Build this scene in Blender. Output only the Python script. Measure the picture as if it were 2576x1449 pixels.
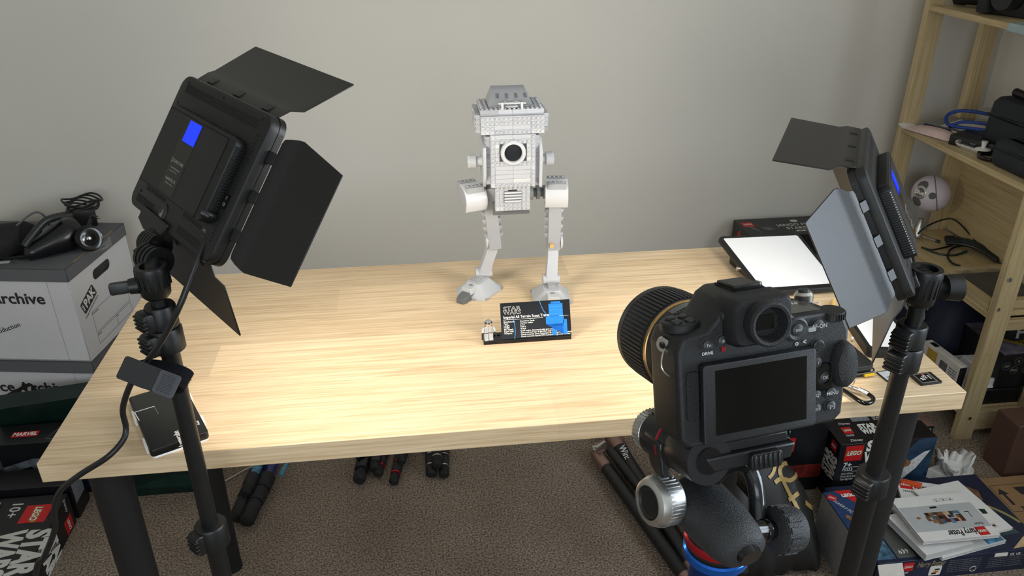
import bpy, bmesh, math, random
from mathutils import Matrix, Vector
from mathutils.bvhtree import BVHTree
for o in list(bpy.data.objects): bpy.data.objects.remove(o)
SC = bpy.context.scene
COL = SC.collection
rnd = random.Random(7)

# ---------------------------------------------------------------- camera, world, lamps, exposure
CAM_C = Vector((0.55577472, -0.95125547, 1.4619404))
CAM_R = Matrix(((0.9924826, -0.12235679, -0.00266641), (-0.05796322, -0.45075011, -0.8907663), (0.10778942, 0.88422461, -0.45445383)))
FPX = 1994.173
cd = bpy.data.cameras.new('viewpoint'); cam = bpy.data.objects.new('viewpoint', cd); COL.objects.link(cam)
cd.sensor_width = 36.0; cd.lens = 36.0 * FPX / 2576.0; cd.clip_start = 0.02
rt, dn, fw = CAM_R[0], CAM_R[1], CAM_R[2]
cam.matrix_world = Matrix(((rt[0], -dn[0], -fw[0], CAM_C[0]), (rt[1], -dn[1], -fw[1], CAM_C[1]), (rt[2], -dn[2], -fw[2], CAM_C[2]), (0, 0, 0, 1)))
SC.camera = cam
cd.dof.use_dof = False
w = bpy.data.worlds.new('daylight'); SC.world = w; w.use_nodes = True
w.node_tree.nodes['Background'].inputs[0].default_value = (0.72, 0.85, 1.0, 1)
w.node_tree.nodes['Background'].inputs[1].default_value = 1.0
PANEL_STRENGTH = 25.0
WINDOW_POWER = 25.0
FRONT_FILL_POWER = 15.0
def area(name, loc, rot, sx, sy, power, col):
    l = bpy.data.lights.new(name, 'AREA'); l.shape = 'RECTANGLE'; l.size = sx; l.size_y = sy; l.energy = power; l.color = col
    o = bpy.data.objects.new(name, l); COL.objects.link(o); o.location = loc; o.rotation_euler = rot; return o
area('window_daylight', (2.42, -0.72, 1.5), (0, math.radians(90), 0), 1.15, 1.1, WINDOW_POWER, (0.80, 0.90, 1.0))
area('front_fill_light', (0.3, -2.66, 1.5), (math.radians(90), 0, 0), 1.7, 1.1, FRONT_FILL_POWER, (0.88, 0.94, 1.0))  # added fill behind the viewpoint, raises the ambient light
SC.view_settings.view_transform = 'Standard'; SC.view_settings.look = 'None'
SC.view_settings.exposure = 0.48; SC.view_settings.gamma = 1.0; SC.view_settings.use_curve_mapping = False

def U(x, y, X=None, Y=None, z=None, d=None):
    """point of the room seen at a pixel of the photograph, on the plane X=, Y=, z= or at a distance d"""
    r = CAM_R.transposed() @ Vector(((x - 1288) / FPX, (y - 724.5) / FPX, 1.0))
    if X is not None: t = (X - CAM_C[0]) / r[0]
    elif Y is not None: t = (Y - CAM_C[1]) / r[1]
    elif z is not None: t = (z - CAM_C[2]) / r[2]
    else: t = d
    return CAM_C + t * r

# ---------------------------------------------------------------- materials
def lin(c):
    return tuple(((v / 255) / 12.92 if v / 255 <= 0.04045 else ((v / 255 + 0.055) / 1.055) ** 2.4) for v in c)
MATS = {}
def mat(name, rgb, rough=0.5, metal=0.0, var=0.06, vscale=40.0, bump=0.0, bscale=300.0, emit=0.0, spec=0.5, trans=0.0, coat=0.0, alpha=1.0):
    if name in MATS: return MATS[name]
    m = bpy.data.materials.new(name); m.use_nodes = True; nt = m.node_tree; b = nt.nodes['Principled BSDF']
    c = lin(rgb); MATS[name] = m
    b.inputs['Roughness'].default_value = rough; b.inputs['Metallic'].default_value = metal
    b.inputs['Specular IOR Level'].default_value = spec
    b.inputs['Transmission Weight'].default_value = trans
    b.inputs['Coat Weight'].default_value = coat
    b.inputs['Alpha'].default_value = alpha
    tc = nt.nodes.new('ShaderNodeTexCoord')
    if var > 0:
        n = nt.nodes.new('ShaderNodeTexNoise'); n.inputs['Scale'].default_value = vscale; n.inputs['Detail'].default_value = 3
        nt.links.new(tc.outputs['Object'], n.inputs['Vector'])
        r = nt.nodes.new('ShaderNodeValToRGB')
        r.color_ramp.elements[0].position = 0.3; r.color_ramp.elements[1].position = 0.7
        r.color_ramp.elements[0].color = (*[v * (1 - var) for v in c], 1); r.color_ramp.elements[1].color = (*[min(1, v * (1 + var)) for v in c], 1)
        nt.links.new(n.outputs['Fac'], r.inputs['Fac']); nt.links.new(r.outputs['Color'], b.inputs['Base Color'])
    else: b.inputs['Base Color'].default_value = (*c, 1)
    if bump > 0:
        n2 = nt.nodes.new('ShaderNodeTexNoise'); n2.inputs['Scale'].default_value = bscale; n2.inputs['Detail'].default_value = 2
        nt.links.new(tc.outputs['Object'], n2.inputs['Vector'])
        bp = nt.nodes.new('ShaderNodeBump'); bp.inputs['Strength'].default_value = bump; bp.inputs['Distance'].default_value = 0.001
        nt.links.new(n2.outputs['Fac'], bp.inputs['Height']); nt.links.new(bp.outputs['Normal'], b.inputs['Normal'])
    if emit > 0:
        b.inputs['Emission Color'].default_value = (*c, 1); b.inputs['Emission Strength'].default_value = emit
    return m
def wood_mat(name, base, dark, light, axis='X', stave=0.1, scale=1.0, rough=0.45):
    """grain along one axis, with staves of slightly different tone across it"""
    m = bpy.data.materials.new(name); m.use_nodes = True; nt = m.node_tree; b = nt.nodes['Principled BSDF']; L = nt.links.new
    N = lambda t: nt.nodes.new(t)
    tc = N('ShaderNodeTexCoord'); mp = N('ShaderNodeMapping'); L(tc.outputs['Object'], mp.inputs['Vector'])
    sc = {'X': (1.6, 60, 60), 'Y': (60, 1.6, 60), 'Z': (60, 60, 1.6)}[axis]; mp.inputs['Scale'].default_value = [v * scale for v in sc]
    n = N('ShaderNodeTexNoise'); n.inputs['Scale'].default_value = 3.0; n.inputs['Detail'].default_value = 6; n.inputs['Roughness'].default_value = 0.65; n.inputs['Distortion'].default_value = 0.6
    L(mp.outputs[0], n.inputs['Vector'])
    r = N('ShaderNodeValToRGB'); e = r.color_ramp.elements
    e[0].position = 0.30; e[0].color = (*lin(dark), 1); e[1].position = 0.62; e[1].color = (*lin(light), 1)
    k = e.new(0.47); k.color = (*lin(base), 1)
    L(n.outputs['Fac'], r.inputs['Fac'])
    sep = N('ShaderNodeSeparateXYZ'); L(tc.outputs['Object'], sep.inputs[0])
    dv = N('ShaderNodeMath'); dv.operation = 'DIVIDE'; dv.inputs[1].default_value = stave; L(sep.outputs[{'X': 'Y', 'Y': 'X', 'Z': 'X'}[axis]], dv.inputs[0])
    fl = N('ShaderNodeMath'); fl.operation = 'FLOOR'; L(dv.outputs[0], fl.inputs[0])
    dv2 = N('ShaderNodeMath'); dv2.operation = 'MULTIPLY_ADD'; dv2.inputs[1].default_value = 1.35; L(sep.outputs[{'X': 'X', 'Y': 'Y', 'Z': 'Z'}[axis]], dv2.inputs[0])
    ml = N('ShaderNodeMath'); ml.operation = 'MULTIPLY'; ml.inputs[1].default_value = 0.37; L(fl.outputs[0], ml.inputs[0]); L(ml.outputs[0], dv2.inputs[2])
    fl2 = N('ShaderNodeMath'); fl2.operation = 'FLOOR'; L(dv2.outputs[0], fl2.inputs[0])
    cb = N('ShaderNodeCombineXYZ'); L(fl.outputs[0], cb.inputs[0]); L(fl2.outputs[0], cb.inputs[1])
    wn = N('ShaderNodeTexWhiteNoise'); L(cb.outputs[0], wn.inputs['Vector'])
    mr = N('ShaderNodeMapRange'); mr.inputs[3].default_value = 0.84; mr.inputs[4].default_value = 1.06; L(wn.outputs['Value'], mr.inputs[0])
    mx = N('ShaderNodeMix'); mx.data_type = 'RGBA'; mx.blend_type = 'MULTIPLY'; mx.inputs[0].default_value = 1.0
    L(r.outputs[0], mx.inputs[6]); L(mr.outputs[0], mx.inputs[7]); L(mx.outputs[2], b.inputs['Base Color'])
    b.inputs['Roughness'].default_value = rough
    bp = N('ShaderNodeBump'); bp.inputs['Strength'].default_value = 0.15; bp.inputs['Distance'].default_value = 0.0006
    L(n.outputs['Fac'], bp.inputs['Height']); L(bp.outputs[0], b.inputs['Normal'])
    MATS[name] = m; return m
def carpet_mat():
    m = bpy.data.materials.new('carpet'); m.use_nodes = True; nt = m.node_tree; b = nt.nodes['Principled BSDF']; L = nt.links.new; N = lambda t: nt.nodes.new(t)
    tc = N('ShaderNodeTexCoord')
    n = N('ShaderNodeTexNoise'); n.inputs['Scale'].default_value = 210; n.inputs['Detail'].default_value = 3; n.inputs['Roughness'].default_value = 0.6; L(tc.outputs['Object'], n.inputs['Vector'])
    r = N('ShaderNodeValToRGB'); e = r.color_ramp.elements
    e[0].position = 0.36; e[0].color = (*lin((96, 82, 70)), 1); e[1].position = 0.64; e[1].color = (*lin((176, 160, 142)), 1)
    L(n.outputs['Fac'], r.inputs['Fac'])
    n2 = N('ShaderNodeTexNoise'); n2.inputs['Scale'].default_value = 6; n2.inputs['Detail'].default_value = 4; L(tc.outputs['Object'], n2.inputs['Vector'])
    mr = N('ShaderNodeMapRange'); mr.inputs[1].default_value = 0.3; mr.inputs[2].default_value = 0.7; mr.inputs[3].default_value = 0.88; mr.inputs[4].default_value = 1.1; L(n2.outputs['Fac'], mr.inputs[0])
    mx = N('ShaderNodeMix'); mx.data_type = 'RGBA'; mx.blend_type = 'MULTIPLY'; mx.inputs[0].default_value = 1.0
    L(r.outputs[0], mx.inputs[6]); L(mr.outputs[0], mx.inputs[7]); L(mx.outputs[2], b.inputs['Base Color'])
    b.inputs['Roughness'].default_value = 0.95; b.inputs['Specular IOR Level'].default_value = 0.1
    bp = N('ShaderNodeBump'); bp.inputs['Strength'].default_value = 0.9; bp.inputs['Distance'].default_value = 0.006
    L(n.outputs['Fac'], bp.inputs['Height']); L(bp.outputs[0], b.inputs['Normal'])
    return m

# ---------------------------------------------------------------- mesh helpers
class MB:
    """collects shapes; build() links them as one mesh object"""
    def __init__(s, sc=1.0): s.v = []; s.f = []; s.sc = sc
    def add(s, vs, fs, M=None):
        b = len(s.v)
        for p in vs:
            p = Vector(p)
            s.v.append((M @ p) if M else p)
        s.f += [tuple(b + i for i in f) for f in fs]; return s
    def box(s, x0, x1, y0, y1, z0, z1, M=None):
        vs = [(x, y, z) for z in (z0, z1) for y in (y0, y1) for x in (x0, x1)]
        return s.add(vs, [(0, 2, 3, 1), (4, 5, 7, 6), (0, 1, 5, 4), (2, 6, 7, 3), (0, 4, 6, 2), (1, 3, 7, 5)], M)
    def prism(s, poly, z0, z1, M=None):
        n = len(poly)
        vs = [(x, y, z0) for x, y in poly] + [(x, y, z1) for x, y in poly]
        return s.add(vs, [tuple(range(n - 1, -1, -1)), tuple(range(n, 2 * n))] + [(i, (i + 1) % n, n + (i + 1) % n, n + i) for i in range(n)], M)
    def loft(s, rings, cap0=True, cap1=True, M=None):
        n = len(rings[0]); vs = [p for r in rings for p in r]; fs = []
        for k in range(len(rings) - 1):
            for i in range(n): fs.append((k * n + i, k * n + (i + 1) % n, (k + 1) * n + (i + 1) % n, (k + 1) * n + i))
        if cap0: fs.append(tuple(range(n - 1, -1, -1)))
        if cap1: fs.append(tuple((len(rings) - 1) * n + i for i in range(n)))
        return s.add(vs, fs, M)
    def cyl(s, p0, p1, r0, r1=None, n=16, M=None):
        p0 = Vector(p0); p1 = Vector(p1); r1 = r0 if r1 is None else r1
        B = basis(p1 - p0)
        return s.loft([[p0 + B @ Vector((r0 * math.cos(a), r0 * math.sin(a), 0)) for a in ang(n)], [p1 + B @ Vector((r1 * math.cos(a), r1 * math.sin(a), 0)) for a in ang(n)]], M=M)
    def lathe(s, prof, n=24, M=None, p0=(0, 0, 0), axis=(0, 0, 1)):
        B = basis(Vector(axis)); p0 = Vector(p0)
        return s.loft([[p0 + B @ Vector((r * math.cos(a), r * math.sin(a), z)) for a in ang(n)] for r, z in prof], M=M)
    def tube(s, pts, r, n=8, smooth=4, M=None, closed=False):
        pts = [Vector(p) for p in pts]
        if smooth: pts = spline(pts, smooth, closed)
        rings = []; prev = None
        for i, p in enumerate(pts):
            if closed: t = pts[(i + 1) % len(pts)] - pts[i - 1]
            else: t = pts[min(i + 1, len(pts) - 1)] - pts[max(i - 1, 0)]
            t.normalize()
            if prev is None: a = t.orthogonal().normalized()
            else: a = (prev - t * prev.dot(t)).normalized()
            prev = a; b = t.cross(a)
            rr = r(i / (len(pts) - 1)) if callable(r) else r
            rings.append([p + a * rr * math.cos(q) + b * rr * math.sin(q) for q in ang(n)])
        if closed: rings.append(rings[0])
        return s.loft(rings, not closed, not closed, M=M)
    def strip(s, pts, wdir, w, th, M=None):
        """flat band along pts, w wide along wdir"""
        pts = [Vector(p) for p in pts]; rings = []
        for i, p in enumerate(pts):
            t = (pts[min(i + 1, len(pts) - 1)] - pts[max(i - 1, 0)]).normalized()
            wd = Vector(wdir[i] if isinstance(wdir, list) else wdir).normalized(); nn = t.cross(wd).normalized()
            rings.append([p + wd * w / 2 + nn * th / 2, p + wd * w / 2 - nn * th / 2, p - wd * w / 2 - nn * th / 2, p - wd * w / 2 + nn * th / 2])
        return s.loft(rings, M=M)
    def sphere(s, c, r, n=20, M=None, sq=(1, 1, 1)):
        c = Vector(c); k = n // 2
        rings = []
        for j in range(k + 1):
            t = math.pi * j / k; rr = max(math.sin(t), 1e-3)
            rings.append([c + Vector((r * sq[0] * rr * math.cos(a), r * sq[1] * rr * math.sin(a), -r * sq[2] * math.cos(t))) for a in ang(n)])
        return s.loft(rings, M=M)
    def rbox(s, x0, x1, y0, y1, z0, z1, r, n=5, M=None, e=0.0):
        """box with rounded vertical corners; e softens the top and bottom edges"""
        P = lambda d: rrect(x0 + d, x1 - d, y0 + d, y1 - d, max(r - d, 1e-5), n)
        lv = [(e, z0), (e * 0.3, z0 + e * 0.3), (0, z0 + e), (0, z1 - e), (e * 0.3, z1 - e * 0.3), (e, z1)] if e > 0 else [(0, z0), (0, z1)]
        return s.loft([[(x, y, z) for x, y in P(d)] for d, z in lv], M=M)
    def build(s, name, m, parent=None, bev=0.0, smooth=True, angle=40, seg=2):
        me = bpy.data.meshes.new(name)
        me.from_pydata([tuple(p * s.sc) for p in s.v], [], s.f)
        bm = bmesh.new(); bm.from_mesh(me); bmesh.ops.recalc_face_normals(bm, faces=bm.faces); bm.to_mesh(me); bm.free()
        me.materials.append(m)
        if smooth:
            me.polygons.foreach_set('use_smooth', [True] * len(me.polygons)); me.set_sharp_from_angle(angle=math.radians(angle))
        o = bpy.data.objects.new(name, me); COL.objects.link(o)
        if parent: o.parent = parent
        if bev > 0:
            b = o.modifiers.new('bevel', 'BEVEL'); b.width = bev; b.segments = seg; b.limit_method = 'ANGLE'; b.angle_limit = math.radians(35)
        return o
def ang(n): return [2 * math.pi * i / n for i in range(n)]
def basis(d):
    z = Vector(d).normalized(); x = Vector((1, 0, 0)) if abs(z.x) < 0.9 else Vector((0, 1, 0))
    y = z.cross(x).normalized(); x = y.cross(z)
    return Matrix((x, y, z)).transposed()
def rrect(x0, x1, y0, y1, r, n=5):
    out = []
    for cx, cy, a0 in ((x1 - r, y1 - r, 0), (x0 + r, y1 - r, 90), (x0 + r, y0 + r, 180), (x1 - r, y0 + r, 270)):
        for i in range(n + 1):
            a = math.radians(a0 + 90 * i / n); out.append((cx + r * math.cos(a), cy + r * math.sin(a)))
    return out
def spline(p, k, closed=False):
    out = []; n = len(p)
    rng = range(n) if closed else range(n - 1)
    for i in rng:
        g = (lambda j: p[j % n]) if closed else (lambda j: p[max(0, min(n - 1, j))])
        a, b, c, d = g(i - 1), g(i), g(i + 1), g(i + 2)
        for j in range(k):
            t = j / k
            out.append(0.5 * ((2 * b) + (c - a) * t + (2 * a - 5 * b + 4 * c - d) * t * t + (3 * b - a - 3 * c + d) * t ** 3))
    if not closed: out.append(p[-1])
    return out
def frame(o, x, y=None, z=None):
    """4x4 with origin o and the axes given"""
    x = Vector(x).normalized()
    if z is None: z = x.cross(Vector(y)).normalized()
    z = Vector(z).normalized(); x = (x - z * x.dot(z)).normalized(); y = z.cross(x)
    m = Matrix((x, y, z)).transposed().to_4x4(); m.translation = Vector(o); return m
def yawM(o, deg): return Matrix.Translation(Vector(o)) @ Matrix.Rotation(math.radians(deg), 4, 'Z')
def tag(o, label=None, cat=None, group=None, kind=None):
    if label: o['label'] = label
    if cat: o['category'] = cat
    if group: o['group'] = group
    if kind: o['kind'] = kind
    return o
def thing(name, label, cat, M=None, group=None):
    o = bpy.data.objects.new(name, None); COL.objects.link(o); o.empty_display_size = 0.03
    if M is not None: o.matrix_world = M
    return tag(o, label, cat, group)
def dup(root, M, label=None):
    """a copy of a thing with copies of its parts and their sub-parts"""
    r = root.copy(); COL.objects.link(r); r.matrix_world = M
    if label: r['label'] = label
    def rec(src, dst):
        for ch in list(src.children):
            c = ch.copy(); COL.objects.link(c); c.parent = dst; rec(ch, c)
    rec(root, r); return r
def text(parent, s, M, size, m, align='CENTER', bold=0.0, width=None, shear=0.0, name='lettering', th=0.0003, space=1.0):
    cu = bpy.data.curves.new(name, 'FONT'); cu.body = s; cu.size = size; cu.align_x = align; cu.align_y = 'CENTER'; cu.resolution_u = 3
    cu.offset = bold * size; cu.shear = shear; cu.extrude = th; cu.space_character = space
    t = bpy.data.objects.new('tmp', cu); COL.objects.link(t)
    dg = bpy.context.evaluated_depsgraph_get(); dg.update()
    me = bpy.data.meshes.new_from_object(t.evaluated_get(dg)); bpy.data.objects.remove(t); bpy.data.curves.remove(cu)
    xs = [v.co.x for v in me.vertices] or [0, 1]
    k = (width / (max(xs) - min(xs))) if width else 1.0
    for v in me.vertices: v.co = M @ Vector((v.co.x * k, v.co.y, v.co.z))
    me.materials.clear(); me.materials.append(m)
    o = bpy.data.objects.new(name, me); COL.objects.link(o); o.parent = parent; return o
def flat(parent, name, polys, M, m, th=0.0005):
    """flat shape cut from a sheet; the second and later outlines are holes or islands"""
    cu = bpy.data.curves.new(name, 'CURVE'); cu.dimensions = '2D'; cu.fill_mode = 'BOTH'; cu.extrude = th
    for p in polys:
        sp = cu.splines.new('POLY'); sp.points.add(len(p) - 1)
        for i, (x, y) in enumerate(p): sp.points[i].co = (x, y, 0, 1)
        sp.use_cyclic_u = True
    t = bpy.data.objects.new('tmp', cu); COL.objects.link(t)
    dg = bpy.context.evaluated_depsgraph_get(); dg.update()
    me = bpy.data.meshes.new_from_object(t.evaluated_get(dg)); bpy.data.objects.remove(t); bpy.data.curves.remove(cu)
    me.transform(M); me.materials.clear(); me.materials.append(m)
    o = bpy.data.objects.new(name, me); COL.objects.link(o)
    if parent: o.parent = parent
    return o
def rect(x0, x1, y0, y1): return [(x0, y0), (x1, y0), (x1, y1), (x0, y1)]
def outline(x0, x1, y0, y1, t): return [rect(x0, x1, y0, y1), rect(x0 + t, x1 - t, y0 + t, y1 - t)]
def T(x, y, z=0): return Matrix.Translation((x, y, z))
def R(a, ax): return Matrix.Rotation(math.radians(a), 4, ax)

BLACK = mat('black_plastic', (18, 19, 19), 0.42, bump=0.15, bscale=900)
BLACKM = mat('black_matte', (20, 20, 20), 0.75)
BLACKG = mat('black_gloss', (10, 11, 12), 0.12)
DARK = mat('dark_grey_plastic', (48, 50, 51), 0.5)
WHITE = mat('white_print', (232, 230, 224), 0.6, var=0.02)
GREYP = mat('grey_print', (120, 120, 120), 0.6, var=0.02)
RED = mat('red_print', (196, 26, 30), 0.45, var=0.03)
YEL = mat('yellow_print', (232, 190, 40), 0.5, var=0.03)
STEEL = mat('brushed_steel', (196, 194, 188), 0.28, 1.0)
ALU = mat('silver_aluminium', (205, 206, 204), 0.38, 1.0)
CARDB = mat('black_card', (20, 20, 23), 0.38, var=0.1)
# ---------------------------------------------------------------- the room
WALL = mat('wall_paint', (214, 210, 200), 0.85, var=0.015, vscale=3, bump=0.25, bscale=120, spec=0.2)
TRIM = mat('trim_paint', (232, 231, 226), 0.4, var=0.01)
CEIL = mat('ceiling_paint', (232, 230, 224), 0.9, var=0.01)
XL, XR, YB, YF, ZC = -1.75, 2.35, 1.46, -2.6, 2.4
tag(MB().box(XL, XR, YF, YB, -0.1, 0).build('floor', carpet_mat(), smooth=False), kind='structure')
tag(MB().box(XL - 0.1, XR + 0.1, YB, YB + 0.1, -0.1, ZC).build('wall_back', WALL, smooth=False), kind='structure')
tag(MB().box(XL - 0.1, XL, YF, YB, -0.1, ZC).build('wall_left', WALL, smooth=False), kind='structure')
VX0, VX1 = -0.6, 1.2
tag(MB().box(XL - 0.1, VX0, YF - 0.1, YF, -0.1, ZC).box(VX1, XR + 0.1, YF - 0.1, YF, -0.1, ZC).box(VX0, VX1, YF - 0.1, YF, -0.1, 0.92).box(VX0, VX1, YF - 0.1, YF, 2.08, ZC).build('wall_front', WALL, smooth=False), kind='structure')
wf = MB()
for x0, x1, z0, z1 in ((VX0, VX1, 0.92, 0.97), (VX0, VX1, 2.03, 2.08), (VX0, VX0 + 0.05, 0.92, 2.08), (VX1 - 0.05, VX1, 0.92, 2.08), (0.275, 0.325, 0.92, 2.08)): wf.box(x0, x1, YF - 0.03, YF + 0.015, z0, z1)
tag(wf.build('added_fill_window', TRIM, smooth=False), kind='structure')  # unseen window, added to go with the front fill light
WY0, WY1, WZ0, WZ1 = -1.3, -0.14, 0.92, 2.08
tag(MB().box(XR, XR + 0.1, YF, WY0, -0.1, ZC).box(XR, XR + 0.1, WY1, YB, -0.1, ZC).box(XR, XR + 0.1, WY0, WY1, -0.1, WZ0).box(XR, XR + 0.1, WY0, WY1, WZ1, ZC).build('wall_right', WALL, smooth=False), kind='structure')
tag(MB().box(XL - 0.1, XR + 0.1, YF - 0.1, YB + 0.1, ZC, ZC + 0.1).build('ceiling', CEIL, smooth=False), kind='structure')
wf = MB()
for y0, y1, z0, z1 in ((WY0, WY1, WZ0, WZ0 + 0.05), (WY0, WY1, WZ1 - 0.05, WZ1), (WY0, WY0 + 0.05, WZ0, WZ1), (WY1 - 0.05, WY1, WZ0, WZ1), (-0.745, -0.695, WZ0, WZ1)):
    wf.box(XR - 0.015, XR + 0.03, y0, y1, z0, z1)
tag(wf.build('window_1', TRIM, smooth=False), kind='structure')
tag(MB().box(XL, XR, YB - 0.015, YB, 0, 0.1).build('baseboard_back', TRIM, bev=0.004), kind='structure')
tag(MB().box(XR - 0.015, XR, YF, YB - 0.02, 0, 0.1).build('baseboard_right', TRIM, bev=0.004), kind='structure')

# ---------------------------------------------------------------- the desk
OAK = wood_mat('oak_foil', (216, 190, 152), (190, 161, 122), (230, 207, 172), 'X', 0.099, 1.0, 0.42)
ZT, TH, DT, TWD = 0.74, 0.0334, 0.5943, 1.4
desk = thing('desk', 'pale oak-effect desk with thick top and four black legs in the middle of the room', 'desk', T(0, 0, 0))
MB().box(0, TWD, 0, DT, ZT - TH, ZT).build('tabletop', OAK, desk, bev=0.0012)
LEGM = mat('black_powder_coat', (24, 24, 25), 0.55, bump=0.2, bscale=700)
for x, y, r in ((0.062, 0.062, 0.029), (0.055, 0.515, 0.025), (1.341, 0.062, 0.029), (1.345, 0.52, 0.025)):
    lg = MB().cyl((x, y, 0.012), (x, y, ZT - TH - 0.004), r * 0.9, r, 24).build('leg', LEGM, desk)
    MB().cyl((x, y, ZT - TH - 0.006), (x, y, ZT - TH), 0.05, n=24).build('mounting_plate', LEGM, lg)
    MB().cyl((x, y, 0), (x, y, 0.014), r * 0.96, r * 0.92, 20).build('foot', BLACKM, lg)

# ---------------------------------------------------------------- the pine shelving unit on the right wall
PINE_Z = wood_mat('pine_upright', (188, 168, 126), (170, 147, 104), (200, 182, 142), 'Z', 0.026, 0.8, 0.5)
PINE_Y = wood_mat('pine_board', (190, 168, 124), (168, 142, 98), (204, 184, 142), 'Y', 0.06, 0.8, 0.5)
PINE_X = wood_mat('pine_rail', (188, 166, 124), (168, 144, 102), (200, 180, 140), 'X', 0.05, 0.8, 0.5)
SX0, SX1 = 2.072, 2.316
shelf = thing('shelving_unit', 'tall bare pine shelving unit against the right wall beside the desk', 'shelves', T(0, 0, 0))
for y0, y1 in ((0.75, 0.773), (1.333, 1.356)):
    for x0 in (SX0, SX1 - 0.054):
        MB().box(x0, x0 + 0.054, y0, y1, 0, 2.1).build('upright', PINE_Z, shelf, bev=0.0015)
    for z0 in (0.03, 0.345, 0.71, 1.075, 1.5, 1.9):
        if z0 == 0.03: MB().box(SX0 + 0.054, SX1 - 0.054, y0 + 0.003, y1 - 0.003, 0.03, 0.094).build('cross_rail', PINE_X, shelf, bev=0.001)
        elif y0 < 1: MB().box(SX0 + 0.054, SX1 - 0.054, y0 + 0.003, y1 - 0.003, z0 + 0.02, z0 + 0.052).build('cross_rail', PINE_X, shelf, bev=0.001)
SH = {'top': 1.141, 'mid': 0.7785, 'low': 0.415, 'bot': 0.098}
for k, z in SH.items():
    MB().box(SX0 + 0.001, SX1 - 0.004, 0.7735, 1.3325, z - 0.016, z).build('shelf_board', PINE_Y, shelf, bev=0.001)
MB().box(SX0 + 0.001, SX1 - 0.004, 0.7735, 1.3325, 1.58, 1.596).build('shelf_board', PINE_Y, shelf, bev=0.001)
MB().box(SX1 - 0.003, SX1 + 0.007, 0.7735, 1.3325, 0.42, 0.762).build('back_panel', PINE_Y, shelf, bev=0.001)
for x, y, z, r in ((SX0 + 0.03, 0.749, 0.0, 0),):
    pass
for px, py in ((2540, 704), (2512, 779), (2439, 1052)):
    p = U(px, py, Y=0.7495)
    sc_ = MB().cyl((p.x, 0.7475, p.z), (p.x, 0.751, p.z), 0.0075 if py < 750 else 0.005, n=16).build('bolt_head', STEEL, shelf)
    MB().box(p.x - 0.0012, p.x + 0.0012, 0.747, 0.7485, p.z - 0.005, p.z + 0.005).build('bolt_slot', DARK, sc_)
# ---------------------------------------------------------------- the two LED panels on stands
DIFF = mat('lit_diffuser', (255, 246, 234), 0.5, var=0, emit=PANEL_STRENGTH)
LCD = mat('lit_blue_screen', (0, 38, 255), 0.2, var=0.05, vscale=30, emit=1.1)
SHELL = mat('panel_shell', (20, 21, 20), 0.46, bump=0.2, bscale=1200)
DOORM = mat('barn_door_plastic', (22, 22, 21), 0.40, bump=0.15, bscale=1500)
SLOT = mat('vent_black', (5, 5, 6), 0.8, var=0)
DIMT = mat('dim_grey_print', (140, 136, 128), 0.6, var=0.02)
def door(parent, side, a, L, prof):
    """prof: (t outwards, half width) ; hinged on one edge of the front, opened by a degrees from the light's axis"""
    ca, sa = math.cos(math.radians(a)), math.sin(math.radians(a))
    O, S = {'top': ((-4, 93, -15), (1, 0, 0)), 'bottom': ((-4, -93, -15), (-1, 0, 0)), 'right': ((114, 0, -15), (0, -1, 0)), 'left': ((-122, 0, -15), (0, 1, 0))}[side]
    out = Vector({'top': (0, 1, 0), 'bottom': (0, -1, 0), 'right': (1, 0, 0), 'left': (-1, 0, 0)}[side]) * sa + Vector((0, 0, -1)) * ca
    M = frame(O, S, out)
    mb = MB(0.001); rings = []
    for t, hw, h in prof:
        rings.append([(-hw, t, h), (hw, t, h), (hw, t, h + 1.8), (-hw, t, h + 1.8)])
    mb.loft(rings, M=M)
    d = mb.build('barn_door', DOORM, parent, bev=0.0006)
    hw = prof[0][1]
    for s in (-0.72, 0, 0.72):
        hm = MB(0.001); M2 = M @ T(hw * s, 0, 0)
        hm.loft([[(-7, -3.4, 0), (-7, -2, -3), (-7, 9, -2.5), (-7, 9, 2.5), (-7, -2, 3.4)], [(7, -3.4, 0), (7, -2, -3), (7, 9, -2.5), (7, 9, 2.5), (7, -2, 3.4)]], M=M2)
        hm.build('hinge', BLACK, d, bev=0.0005)
    return d
LONG = lambda L: [(-7, 98, 0), (-3, 103, 0), (13, 105, 0), (24, 113, -5), (L - 2, 119, -5), (L, 118, -5)]
SHORT = lambda L, hw: [(8, 66, 0), (10, 73, 0), (18, 76, 0), (26, hw + 13, -3), (32, hw + 14, -4), (L, hw, -4)]
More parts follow.
